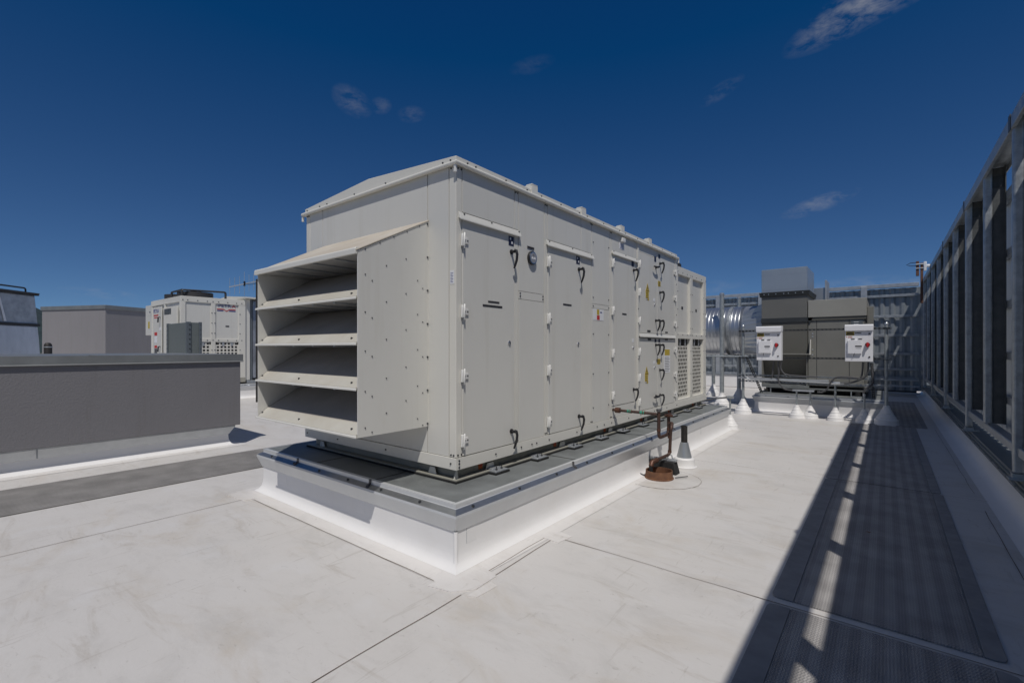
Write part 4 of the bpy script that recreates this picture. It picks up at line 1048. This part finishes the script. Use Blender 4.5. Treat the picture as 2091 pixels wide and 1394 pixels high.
# section joined to its right end: pale bay with low roof and filmed duct
bay = thing('wrapped_duct_section', 'pale end bay with low roof and film-covered duct beside the logo unit', 'duct section', (QX - 1.2, 6.9, .45))
MB().box(-18.2, QX - .06, QE + .006, 6.52, .55, 3.10).build('end_bay', m_cream, bay, .01)
MB().box(-18.2, QX - .03, 6.35 + .012, 6.395, .55, 3.12).build('bay_post', m_trim, bay, .006)
MB().prism([(-18.4, 3.105), (-15.55, 3.105), (-15.55, 3.15), (-17.0, 3.26), (-18.4, 3.15)], 'y', 6.30, 8.3).build('bay_roof', m_cream2, bay)
MB().box(-18.2, QX - .10, 6.525, 6.60, .55, 3.10).build('duct_edge', m_ductj, bay)
mb = MB(); MB().box(-18.2, QX - .12, 6.605, 8.2, .60, 3.08).build('filmed_duct', m_foil, bay, .03)
MB().box(-18.2, QX - .0, 6.40, 8.3, .46, .545).build('base_rail', m_steel, bay)
pc = curb('white membrane curb with bright coping under the cream logo unit', -18.7, -15.62, 4.5, 8.4, .45)
# green grey duct in front
def duct_box():
    a = PX(383, 711, -13.6); t = thing('duct_box', 'grey green upright sheet metal duct with flanged corners in front of the logo unit', 'duct', (a.x, a.y, 0))
    z1 = 2.20
    p0 = PX(343, 711, -13.6)
    # right face along Y, left face along X
    yR = PX(409, 711, -13.6).y; y0 = a.y; xl = PY(343, 711, y0).x
    MB().box(xl, -13.6, y0, yR, 0, z1).build('duct_body', m_ductg, t, .008)
    for q_ in ((-13.64, -13.575, y0 - .03, y0 + .07), (xl - .02, xl + .06, y0 - .03, y0 + .05), (-13.62, -13.57, yR - .035, yR + .03)):
        MB().box(*q_, 0, z1 + .012).build('corner_flange', m_ductj, t, .004)
    b = Screws(); z = 1.3
    while z < z1: rivet(b, (-13.575, y0 + .04, z), (1, 0, 0), .014); rivet(b, (-13.575, yR, z), (1, 0, 0), .014); rivet(b, (xl + .03, y0 - .03, z), (0, -1, 0), .014); z += .12
    b.build('flange_screw', m_charc, t)
duct_box()
# antenna
def antenna():
    a = PX(524.5, 711, -14.2); t = thing('yagi_antenna', 'thin multi-element antenna on a dark mast left of the intake hood', 'antenna', (a.x, a.y, 0))
    zt = PX(522, 574, -14.2).z
    MB().tube([(a.x, a.y, 0), (a.x, a.y, zt + .06)], .03, 8).build('mast', m_iron, t)
    e0 = Vector((a.x, a.y, zt)); e1 = PX(468, 586, -14.2)
    MB().tube([e0, e1], .014, 8).build('boom', m_emt, t)
    for k in range(6):
        p = e0.lerp(e1, .12 + .172 * k)
        h = .24 if k != 2 else .34
        MB().tube([p - Vector((0, 0, h)), p + Vector((0, 0, h))], .006, 5).build('element', m_emt, t)
    mb = MB(); p = e0.lerp(e1, .46); mb.box(p.x - .02, p.x + .02, p.y - .02, p.y + .02, p.z - .06, p.z + .07); mb.build('feed_point', m_black, t)
    MB().tube(bend([p, p.lerp(e0, .5) - Vector((0, 0, .06)), e0 - Vector((0, 0, .05))], .1), .008, 5).build('cable', m_black, t)
antenna()

# ------------------------------------------------------------------ steel screen walls
WX = .92; WT = 3.70
def corrugated(mb, p0, d, nrm, L, z0, z1, amp=.045, period=.28):
    """zigzag sheet along d"""
    p0 = Vector(p0); d = Vector(d); nrm = Vector(nrm); n = int(L / (period / 4)); vs = []
    for i in range(n + 1):
        k = i % 4; o = amp * (0, 1, 1, 0)[k]
        s_ = i * period / 4 + (0, -.012, .012, 0)[k]
        p = p0 + d * s_ + nrm * o
        vs += [(p.x, p.y, z0), (p.x, p.y, z1)]
    mb.add(vs, [(2 * i, 2 * i + 2, 2 * i + 3, 2 * i + 1) for i in range(n)])
    return mb
sw = thing('screen_wall', 'tall shaded galvanised steel screen wall of posts and rails along the right edge', 'screen wall', (WX, 8, .36))
ys = [6.33 + 1.64 * k for k in range(-7, 9)]
for i, y in enumerate(ys):
    full = (i % 2 == 1)
    zb = .40 if full else .655
    mb = MB().box(WX - .0, WX + .075, y - .075, y, zb, WT - .001)
    p = mb.build('steel_post', m_steel, sw, .018, 3)
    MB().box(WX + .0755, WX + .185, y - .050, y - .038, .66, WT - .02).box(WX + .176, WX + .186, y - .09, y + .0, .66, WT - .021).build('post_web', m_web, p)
    if full: MB().box(WX - .005, WX + .085, y - .085, y + .01, .345, .40).box(WX - .03, WX + .15, y - .11, y + .03, .345, .358).build('pedestal', m_steel, p)
    MB().box(WX + .02, WX + .17, y - .062, y - .054, WT - .25, WT - .12).build('bracket', m_charc, p)
y0, y1 = ys[0] - .2, 20.6
MB().box(WX - .012, WX + .0, y0, y1, WT - .125, WT).box(WX + .0, WX + .21, y0, y1, WT - .012, WT + .0).box(WX, WX + .02, y0, y1, WT - .125, WT - .113).box(WX + .20, WX + .21, y0, y1, WT - .07, WT - .012).build('top_rail', m_steel, sw, .002)
for i in range(1, len(ys), 2): MB().box(WX - .018, WX - .012, ys[i] - .06, ys[i] + .03, WT - .13, WT + .015).build('rail_splice', m_strut, sw)
MB().box(WX + .03, WX + .13, y0, y1, .555, .645).build('bottom_rail', m_steel, sw, .008)
MB().box(WX + .185, WX + .245, y0, y1, 3.29, 3.385).build('girt', m_steel, sw, .004)
for z in (2.62, 2.02, 1.42, .90): MB().box(WX + .19, WX + .24, y0, y1, z, z + .085).build('girt', m_steel, sw, .004)
corrugated(MB(), (WX + .25, y0, 0), (0, 1, 0), (1, 0, 0), y1 - y0, .43, 3.47).build('perforated_panel', m_perf, sw)
# curb below the wall
wc = thing('wall_curb', 'low membrane curb with stepped metal flashing at the foot of the screen wall', 'roof curb', (1.0, 6, 0))
P = [(.80, .003), (.89, .008), (.945, .022), (.975, .06), (.985, .11), (.988, .26)]
vs = []
for x, z in P: vs += [(x, -9, z), (x, 21.5, z)]
MB().add(vs, [(2 * i, 2 * i + 1, 2 * i + 3, 2 * i + 2) for i in range(len(P) - 1)]).build('membrane_skirt', m_flash, wc, smooth_all=True)
P = [(.984, .205), (.978, .20), (.945, .262), (.948, .272), (.968, .278), (.955, .30), (.957, .312), (.975, .318), (.975, .343), (1.6, .345)]
vs = []
for x, z in P: vs += [(x, -9, z), (x, 21.5, z)]
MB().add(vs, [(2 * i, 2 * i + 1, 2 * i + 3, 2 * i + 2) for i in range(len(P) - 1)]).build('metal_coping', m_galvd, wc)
b = Screws()
for k in range(40): rivet(b, (.962, -1 + .42 * k, .275), (-.3, 0, 1), .006, .008); rivet(b, (.948, -.8 + .42 * k, .27), (-.8, 0, .4), .006, .008)
b.build('coping_bolt', m_bolt, wc)
# back wall
VY = 20.7
bw = thing('screen_wall', 'long corrugated galvanised screen wall across the far end, partly sunlit', 'screen wall', (-5, VY, .3))
bx0, bx1 = -13.5, WX + .2
MB().box(bx0, bx1 - .25, VY - .16, VY - .02, 3.62, 3.74).build('top_rail', m_galv, bw, .006)
for z in (3.30, 2.60, 1.95, 1.32, .80, .5): MB().box(bx0, bx1 - .25, VY - .09, VY - .03, z, z + .085).build('girt', m_steel, bw, .005)
for z, yy in ((.14, VY - 1.1), (.34, VY - .75), (.52, VY - .40)): MB().box(-1.5, bx1 - .26, yy - .06, yy + .06, z - .05, z).build('floor_rail', m_galv, bw, .004)
MB().box(-1.86, bx1 - .3, VY + .06, VY + .10, .003, .34).build('base_plate', m_web, bw)
for px_ in (1764, 1553, 1466, 1380, 1290): 
    xx = PY(px_, 711, VY - .2).x; MB().box(xx - .09, xx + .09, VY - .20, VY - .10, .05, 3.70).build('steel_post', m_galv, bw, .008)
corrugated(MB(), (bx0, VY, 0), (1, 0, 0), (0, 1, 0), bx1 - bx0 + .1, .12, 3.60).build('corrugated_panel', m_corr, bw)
bc = thing('wall_curb', 'white membrane curb under the far corrugated screen wall', 'roof curb', (-6, VY, 0))
MB().box(bx0, -1.9, VY - .5, VY + .4, .002, .48).build('membrane_skirt', m_flash, bc, .03, 2)
MB().box(bx0, -1.88, VY - .53, VY + .42, .481, .53).build('metal_coping', m_coping, bc, .006)
# camera post at the wall corner
cpx = PX(1881, 711, WX - .06)
cp = thing('camera_post', 'rusty post with white security camera on top of the wall corner', 'camera', (WX - .06, 18.6, 3.2))
yy = 18.6
MB().box(WX - .10, WX - .035, yy, yy + .06, 2.9, 4.10).build('rusty_post', m_rustsq, cp, .004)
MB().box(WX - .20, WX - .13, yy, yy + .07, 3.72, 4.16).build('rusty_post', m_rustsq, cp, .004)
MB().tube([(WX - .21, yy - .01, 4.06), (WX - .03, yy - .01, 4.06)], .02, 8).tube([(WX - .21, yy - .01, 3.94), (WX - .03, yy - .01, 3.94)], .015, 8).build('clamp', m_steel, cp)
MB().box(WX - .028, WX + .04, yy - .02, yy + .08, 3.86, 4.13).tube([(WX + .04, yy + .03, 4.0), (WX + .36, yy + .03, 3.98)], .05, 12).build('camera_body', m_camw, cp, .01)
MB().tube([(WX - .20, yy, 4.12), (WX - .33, yy, 4.12), (WX - .42, yy, 4.07), (WX - .33, yy, 4.03), (WX - .20, yy, 4.02)], .009, 6).build('cable', m_black, cp)

# ------------------------------------------------------------------ exhaust unit beyond, its curb and spiral duct
ex = thing('exhaust_unit', 'beige grey exhaust air unit with tall metal topped intake tower on a white curb', 'exhaust unit', (-1.4, 14, .45))
TX0, TX1, TY0, TY1 = -2.445, -1.462, 13.2, 14.55
MB().box(TX0, TX1, TY0, TY1, 2.94, 3.512).build('metal_tower', m_bright, ex, .005)
MB().box(TX0 + .0, TX1 + .003, TY0 - .003, TY0 - .0005, 3.36, 3.366).box(TX0, TX1 + .003, TY0 - .003, TY0 - .0005, 3.0, 3.006).build('sheet_crease', m_galv, ex)
MB().rect_sweep(TX0, TX1, TY0, TY1, [(.0, 2.825), (.03, 2.83), (.05, 2.935), (-.002, 2.945)]).build('flange', m_charc, ex)
MB().box(TX0, TX1, TY0, TY1, 2.29, 2.826).build('tower_casing', m_beiget, ex, .004)
MB().prism([(TY0 - .004, 2.295), (TY0 - .012, 2.185), (TY0 + .1, 2.185), (TY0 + .1, 2.295)], 'x', TX0 - .01, TX1 + .01).build('flange', m_charc, ex)
MB().prism([(TX1, 2.293), (TX1 + .11, 2.293), (TX1 + .06, 2.15), (TX1, 2.20)], 'y', TY0 + .02, TY0 + .22).build('flange', m_charc, ex)
MB().box(TX0, TX1, TY0 + .01, TY1, 1.40, 2.186).build('tower_casing', m_beiged, ex, .004)
sh_ = MB().box(-2.0, TX1 + .06, TY0 - .16, TY0 + .0, 1.395, 1.425).build('intake_shelf', m_beige, ex, .004)
MB().prism([(TY0 - .16, 1.40), (TY0 + .09, 1.40), (TY0 + .09, 1.76), (TY0 - .04, 1.76)], 'x', TX1 + .062, TX1 + .072).build('shelf_cheek', m_trim, sh_)
# tapered lower part of the tower
MB().prism([(TY0 + .02, 1.395), (TY0 + .45, .70), (TY1, .70), (TY1, 1.395)], 'x', TX0 + .02, TX1 - .02).build('intake_throat', m_beiged, ex)
MB().box(TX0, TX0 + .02, TY0 + .01, TY1, .62, 1.398).build('side_cheek', m_beige, ex)
MB().box(TX1 - .02, TX1, TY0 + .01, TY1, .62, 1.398).build('side_cheek', m_beige, ex)
MB().box(TX0, TX1 + .03, TY0 + .0, TY1, .58, .66).build('base_frame', m_galvd, ex)
EX0, EX1 = -1.458, -.36
MB().box(EX0 + .003, EX1, TY0 + .06, 15.4, .66, 2.285).build('main_casing', m_beige, ex, .005)
MB().box(EX0 + .01, EX1 + .03, TY0 - .0, 15.42, 2.285, 2.69).build('top_casing', m_beigel, ex, .006)
MB().box(EX0 + .01, EX1 + .02, TY0 + .02, 15.4, 2.215, 2.284).build('top_flange', m_beiged, ex)
for x0, x1 in ((EX0 + .01, -1.285), (-1.275, -.655), (-.645, EX1 - .01)):
    MB().box(x0, x1, TY0 + .045, TY0 + .059, .70, 2.21).build('access_panel', m_beige, ex, .003)
MB().box(EX0 + .01, EX1 - .0, TY0 + .052, TY0 + .0595, .70, 2.21).build('panel_joint', m_charc, ex)
lb = MB().box(-.62, -.40, TY0 + .036, TY0 + .0445, 1.98, 2.20).build('vent_plate', m_ductj, ex, .004)
mb = MB()
for k in range(3): mb.box(-.565, -.475, TY0 + .028, TY0 + .0355, 2.05 + .045 * k, 2.062 + .045 * k)
mb.build('louvre_slot', m_white, lb)
MB().box(EX1 + .033, EX1 + .15, TY0 + .2, TY0 + .45, 1.98, 2.5).build('side_box', m_beige, ex, .006)
b = Screws()
for zz in (1.90, 1.83, 1.52, 1.40): rivet(b, (-1.36, TY0 + .045, zz), (0, -1, 0), .012)
for xx in (-2.38, -2.28, -2.12, -1.95, -1.85, -1.7, -1.55): rivet(b, (xx, TY0 - .045, 2.89), (0, -1, 0), .010); 
b.build('panel_screw', m_emt, ex)
MB().box(TX0 + .1, EX1 + .05, TY0 + .08, 15.3, .56, .60).build('unit_rail', m_galvd, ex)
for xx in (-2.35, -.5):
    o = MB().box(xx - .12, xx + .12, TY0 - .02, TY0 + .02, .45, .462).box(xx - .12, xx - .1, TY0 - .02, TY0 + .02, .462, .56).box(xx + .10, xx + .12, TY0 - .02, TY0 + .02, .462, .56).build('spring_mount', m_steel, ex)
    mb = MB(); mb.tube([(xx + .05 * math.cos(k * .7), TY0 + .05 * math.sin(k * .7) + .05, .465 + k * .0025) for k in range(38)], .009, 5); mb.build('spring', m_strap, o)
MB().box(TX0 + .05, EX1, TY0 + .3, 15.2, .455, .56).build('under_unit_shade', m_dark, ex)  # near-black block standing in for the shade in the gap beneath the unit
MB().box(-1.66, -1.30, 15.5, 16.2, .5, 3.22).build('rear_duct', m_bright, ex, .006)
MB().box(-1.30, -1.26, 15.45, 16.25, .5, 3.42).build('rear_duct_flange', m_galv, ex, .004)
xc = curb('white membrane curb with metal coping under the beige exhaust unit', -2.52, -.02, 12.78, 15.6, .45)
# spiral duct and transition
sd = thing('spiral_duct', 'large shiny round spiral duct running left from the beige tower', 'duct', (-4.5, 14.1, 2.02))
DC = (14.05, 2.035); DR = .655
mb = MB(); n = 40; vs = []; xs = []
x = -9.6
while x < -3.02:
    xs += [(x, DR), (x + .010, DR + .007), (x + .020, DR), (x + .026, DR), (x + .089, DR)]; x += .095
xs.append((-3.02, DR))
for x, r in xs: vs += [(x, DC[0] - r * math.cos(2 * math.pi * k / n), DC[1] + r * math.sin(2 * math.pi * k / n)) for k in range(n)]
mb.add(vs, [(i * n + k, i * n + (k + 1) % n, (i + 1) * n + (k + 1) % n, (i + 1) * n + k) for i in range(len(xs) - 1) for k in range(n)], True)
mb.build('duct_pipe', m_spiral, sd)
MB().tube([(-3.33, DC[0], DC[1]), (-3.26, DC[0], DC[1])], DR + .02, n).build('duct_collar', m_steel, sd)
vs = []
for x, t in ((-3.05, 0), (-2.95, 0), (-2.46, 1)):
    for k in range(n):
        q = 2 * math.pi * k / n; cy, cz_ = -math.cos(q), math.sin(q)
        sc = 1 / max(abs(cy), abs(cz_)); sc = min(sc, 1.414)
        sq = Vector((DC[0] + cy * sc * .70, DC[1] + cz_ * sc * .64)); ci = Vector((DC[0] + cy * DR, DC[1] + cz_ * DR)); p = ci.lerp(sq, t)
        vs.append((x, p.x, p.y))
MB().add(vs, [(i * n + k, i * n + (k + 1) % n, (i + 1) * n + (k + 1) % n, (i + 1) * n + k) for i in range(2) for k in range(n)]).build('duct_transition', m_bright, sd)

# ------------------------------------------------------------------ duct stand posts
BOOT = [(.19, .003), (.184, .012), (.176, .095), (.160, .105), (.143, .128), (.146, .138), (.134, .152), (.102, .205), (.106, .215), (.094, .228), (.060, .295), (.064, .305), (.052, .316), (.044, .335), (.050, .342), (.033, .352)]
def boot(c, parent, s=1.0, r_in=.03, m=m_boot):
    pr = [(max(a * s, r_in + .002), z * s) for a, z in BOOT]
    return MB().lathe(pr, (c[0], c[1], 0), 28).build('flashing_boot', m, parent)
def post(label, x, y, top, r, group, name='pipe_post', cat='pipe post', s=1.1):
    t = thing(name, label, cat, (x, y, 0), group)
    MB().tube([(x, y, .02), (x, y, top - .03)], r, 16).build('tube', m_tube, t)
    MB().lathe([(r + .006, top - .05), (r + .006, top - .01), (r * .7, top + .008), (.001, top + .012)], (x, y, 0), 16).build('tube_cap', m_emt, t)
    boot((x, y), t, s, r)
    return t
ZT = PY(1479, 598, 13.2).z
post('tall galvanised pipe post with domed cap in front of the spiral duct', -3.40, 13.25, ZT, .055, 'pipe posts carrying the spiral duct')
post('galvanised pipe post behind the spiral duct, capped just above it', PY(1509, 711, 14.95).x, 14.95, PY(1509, 607, 14.95).z, .055, 'pipe posts carrying the spiral duct')
post('shaded pipe post under the left part of the spiral duct', -4.42, 16.2, 2.2, .055, 'pipe posts carrying the spiral duct')
ds = thing('duct_cradle', 'horizontal strut rails carrying the spiral duct between pipe posts', 'strut rail', (-3.4, 14, 1.33))
MB().box(-3.44, -3.36, 13.31, 14.88, 1.30, 1.36).build('cross_strut', m_strut, ds, .004)
MB().tube([(-6.5, 13.19, 1.36), (-2.75, 13.19, 1.34)], .022, 8).build('front_rail', m_tube, ds)

# ------------------------------------------------------------------ strut stand with two disconnect boxes
SY = 12.2
es = thing('equipment_stand', 'two-post slotted strut stand holding the white disconnect boxes', 'strut stand', (-1.3, SY, 0))
for xx, top in ((-2.655, 2.085), (.015, 2.06)):
    o = MB().tube([(xx, SY, .02), (xx, SY, top)], .031, 14).build('post', m_tube, es)
    MB().lathe([(.036, top - .03), (.036, top), (.02, top + .02), (.001, top + .024)], (xx, SY, 0), 12).build('tube_cap', m_emt, o)
    boot((xx, SY), o, 1.0 if xx < -1 else 1.12, .031)
def slotted(mb, x0, x1, y, z, h=.040):
    mb.box(x0, x1, y - .04, y, z + h - .006, z + h); mb.box(x0, x1, y - .04, y, z, z + .006)
    mb.box(x0, x1, y - .006, y - .003, z + .006, z + .013); mb.box(x0, x1, y - .006, y - .003, z + h - .013, z + h - .006)
    x = x0
    while x < x1:
        mb.box(x, min(x + .035, x1), y - .006, y - .003, z + .0131, z + h - .0131); x += .075
    return mb
for z, nm in ((1.935, 0), (1.315, 1), (.905, 2), (.765, 3)):
    slotted(MB(), -2.74, .10, SY - .032, z).build('slotted_rail', m_strut if z > 1 else m_steel, es)
MB().box(-2.74, -.95, SY - .115, SY - .075, .835, .872).build('cable_tray_rail', m_galv, es, .003)
def brace(x0, z0, x1, y1, z1):
    a = Vector((x0, SY, z0)); b_ = Vector((x1, y1, z1)); d = b_ - a; L = d.length; d.normalize(); s_ = Vector((.0, -d.z, d.y)).normalized(); w = Vector((1, 0, 0))
    w = (w - d * w.dot(d)).normalized(); mb = MB(); t = 0
    nrm = d.cross(w)
    for sg in (-1, 1): mb.slab(a + w * (.020 * sg - .005), a + w * (.020 * sg + .005), b_ + w * (.020 * sg + .005), b_ + w * (.020 * sg - .005), .03)
    while t < L: mb.slab(a + d * t - w * .016, a + d * t + w * .016, a + d * min(t + .04, L) + w * .016, a + d * min(t + .04, L) - w * .016, .003); t += .075
    mb.build('slotted_brace', m_strut, es)
brace(-2.56, 1.32, -2.40, 13.0, .462); brace(-.22, 1.25, -.20, 13.0, .462)
for xx in (-2.655, .015): MB().box(xx - .05, xx + .05, SY - .045, SY + .04, .90, .915).box(xx - .05, xx + .05, SY - .045, SY + .04, 1.335, 1.35).build('post_clamp', m_emt, es)
def disconnect(label, x0, x1, z0, z1, mir=0):
    t = thing('disconnect_box', label, 'electrical box', ((x0 + x1) / 2, SY - .1, z0), 'white disconnect boxes on the strut stand')
    yf = SY - .26; w = x1 - x0
    MB().box(x0, x1, yf, SY - .075, z0, z1 - .115).build('enclosure', m_pvc, t, .006, 2)
    MB().prism([(yf - .045, z1 - .125), (yf - .045, z1 - .02), (yf - .03, z1), (SY - .075, z1 + .01), (SY - .075, z1 - .114), (yf - .036, z1 - .114)], 'x', x0 - .006, x1 + .006).build('rain_hood', m_pvc, t, .004)
    wc_ = MB().box(x0 + .045, x0 + w * .60, yf - .042, yf - .001, z0 + .16, z0 + .44).build('window_cover', m_pvc, t, .006, 2)
    MB().box(x0 + .17, x0 + .28, yf - .0445, yf - .0422, z0 + .30, z0 + .325).build('name_plate', m_ink, wc_)
    MB().box(x0 + .18, x0 + .27, yf - .0445, yf - .0422, z0 + .268, z0 + .274).build('plate_lettering', m_conduit, wc_)
    for xx in (x0 + .10, x0 + .22): MB().box(xx, xx + .06, yf - .02, yf - .001, z0 + .452, z0 + .468).build('cover_hinge', m_black, t)
    MB().tube([(x0 + .16, yf - .045, z0 + .17), (x0 + .15, yf - .05, z0 + .14), (x0 + .14, yf - .008, z0 + .10)], .004, 5).build('cover_tie', m_ink, t)
    hx, hz = x0 + w * .81, z0 + .345
    o = MB().tube([(hx, yf, hz), (hx, yf - .03, hz)], .042, 18).build('rotary_switch', m_black, t)
    MB().tube([(hx, yf - .03, hz), (hx, yf - .055, hz)], .032, 16).box(hx - .014, hx + .014, yf - .085, yf - .055, hz - .055, hz + .045).build('switch_knob', m_red, o, .004)
    for zz in (z0 + .565, z0 + .095): MB().tube([(x0 + w * .87, yf, zz), (x0 + w * .87, yf - .01, zz)], .016, 12).build('door_latch', m_black, t)
    wl = MB().box(x0 + .015, x0 + .155, yf - .0025, yf - .0005, z0 + .535, z0 + .615).build('warning_label', m_yel, t)
    MB().box(x0 + .03, x0 + .14, yf - .0032, yf - .0026, z0 + .583, z0 + .605).box(x0 + .025, x0 + .145, yf - .0032, yf - .0026, z0 + .548, z0 + .572).build('label_lettering', m_ink, wl)
    MB().box(x0 + .165, x0 + .27, yf - .002, yf - .0005, z0 + .575, z0 + .595).build('label_lettering', m_conduit, t)
    mb = MB()
    for k in range(3): mb.box(x0 + .05, x0 + .12, yf - .002, yf - .0005, z0 + .518 - k * .015, z0 + .513 - k * .015)
    mb.box(x0 + .02, x0 + .035, yf - .002, yf - .0005, z0 + .495, z0 + .512); mb.build('caution_note', m_orange, t)
disconnect('white disconnect box with red switch in front of the beige intake tower', -2.315, -1.815, 1.28, 2.045)
disconnect('white disconnect box with red switch near the right stand post', -.655, -.195, 1.28, 2.035)
# conduits
def cable(label, px, Y, r=.017, m=m_conduit, name='cable', cat='cable', straight=False):
    pts = [PY(a, b_, Y) for a, b_ in px]
    if not straight:
        P = []; n = len(pts)
        for i in range(n - 1):
            p0, p1, p2, p3 = pts[max(i - 1, 0)], pts[i], pts[i + 1], pts[min(i + 2, n - 1)]
            for k in range(5):
                t = k / 5; P.append(.5 * ((2 * p1) + (p2 - p0) * t + (2 * p0 - 5 * p1 + 4 * p2 - p3) * t * t + (3 * p1 - p0 - 3 * p2 + p3) * t ** 3))
        pts = P + [pts[-1]]
    o = MB().tube(pts, r, 8).build(name, m)
    return tag(o, label, cat, 'cables of the disconnect boxes')
YC = SY - .10
cable('dark cable dropping almost straight from the right disconnect box to the strut rail', [(1762, 739), (1761.5, 754), (1759.5, 767), (1757, 772)], YC - .02)
cable('dark cable bending left from the right disconnect box to the middle fitting', [(1773, 739), (1772.5, 755), (1769, 766), (1761, 772.5), (1750, 777.5), (1733, 782), (1716, 782)], YC - .05)
cable('dark cable looping from the strut rail down to the low double pipe support', [(1754, 772), (1730, 769.5), (1710, 769.7), (1701, 775), (1694, 784), (1689, 794), (1679, 800), (1669, 800)], YC - .09)
cable('dark cable hanging from the right box behind the fourth pipe support', [(1782, 741), (1780.5, 754), (1782.5, 767), (1782, 780), (1777, 788), (1766.5, 794), (1763.5, 803)], YC + .0)
cable('straight blue-grey cable dropping from the left disconnect box', [(1580.5, 737), (1578.5, 754), (1576.5, 770)], YC - .04)
cable('grey cable curving from the left box down to the pipe support bracket', [(1588.7, 736), (1589.3, 751), (1590.5, 761), (1589, 772), (1591, 781), (1596, 788.5), (1604, 794.5), (1618, 796.5)], YC - .07)
cable('grey cable leaving the left box and running right along the strut rail', [(1597, 735.5), (1594, 747), (1596, 756), (1604, 764), (1625, 767), (1669, 769.5)], YC - .02)
cable('short bright conduit bending off the left stand post', [(1521, 752), (1521, 764), (1523, 769), (1529.5, 774)], YC - .02, .014, m_emt)
cable('bright straight conduit running along the stand to the middle fitting', [(1532, 775), (1592, 776), (1669, 780.5), (1697, 782)], YC - .04, .013, m_emt, 'conduit', 'conduit', True)
fx_ = PY(1706, 782, YC - .04)
lbf = thing('conduit_fitting', 'oval metal conduit fitting on top of the third pipe support', 'conduit fitting', tuple(fx_))
MB().tube([fx_ - Vector((.09, 0, .0)), fx_ + Vector((.09, 0, .0))], .034, 12).build('body', m_emt, lbf, .01)
MB().tube([fx_ + Vector((.09, 0, 0)), fx_ + Vector((.15, 0, 0))], .026, 10).build('connector', m_galv, lbf)
# short pipe supports
def support(label, x, y, top, cap=True):
    t = thing('pipe_support', label, 'pipe support', (x, y, 0), 'short white-booted pipe supports on the roof')
    MB().tube([(x, y, .02), (x, y, top)], .019, 12).build('stem', m_tube, t)
    boot((x, y), t, .82, .019)
    if cap: MB().lathe([(.028, top - .04), (.028, top)], (x, y, 0), 10).build('collar', m_emt, t)
    return t
SZ = .62
s1 = support('white cone-booted pipe support, leftmost of the four in front of the exhaust curb', -1.555, 12.22, SZ)
s2 = support('white cone-booted pipe support, second from left in front of the exhaust curb', -1.305, 12.3, SZ)
s3 = support('white cone-booted pipe support under the oval conduit fitting', -.84, 12.2, .80)
s4 = support('white cone-booted pipe support half in shade beside the right stand post', -.345, 12.25, .60)
MB().box(-1.64, -1.22, 12.17, 12.35, SZ + .001, SZ + .012).box(-1.64, -1.22, 12.165, 12.17, SZ - .03, SZ + .012).box(-1.14, -1.12, 12.2, 12.3, SZ, SZ).build('bracket_plate', m_galv, s2)
sm = thing('pipe_support', 'small white-booted pipe support at the far corner of the air handler curb', 'pipe support', (-2.36, 9.78, 0), 'short white-booted pipe supports on the roof')
MB().tube([(-2.36, 9.78, .02), (-2.36, 9.78, .58)], .017, 10).build('stem', m_tube, sm)
boot((-2.36, 9.78), sm, .78, .017)
MB().box(-2.42, -2.30, 9.74, 9.82, .58, .63).build('junction_box', m_emt, sm, .006)
MB().tube(bend([(-2.40, 9.78, .60), (-2.60, 9.72, .57), (-2.9, 9.62, .50), (-3.3, 9.6, .50)], .1), .014, 8).build('flexible_conduit', m_conduit, sm)
jb = thing('junction_box', 'small galvanised box standing at the far end of the air handler', 'junction box', (-2.9, 9.65, 0))
MB().box(-2.98, -2.84, 9.60, 9.68, .30, .74).build('box', m_galv, jb, .005)
MB().tube([(-2.91, 9.64, 0.0), (-2.91, 9.64, .30)], .02, 8).build('stem', m_tube, jb)

# ------------------------------------------------------------------ dry leaves on the mat
def leaf(x, y, s, label):
    pts = [(x - s, y, .011), (x - s * .4, y + s * .5, .016), (x + s * .5, y + s * .4, .013), (x + s, y - s * .1, .02), (x + s * .4, y - s * .5, .012), (x - s * .4, y - s * .4, .018)]
    o = MB().add(pts, [(0, 1, 5), (1, 2, 4, 5), (2, 3, 4)]).build('dry_leaf', m_leaf, solid=.001)
    tag(o, label, 'leaf')
p = G(1773, 1089); leaf(p.x, p.y, .018, 'tiny brown dry leaf on the middle of the second walkway mat')
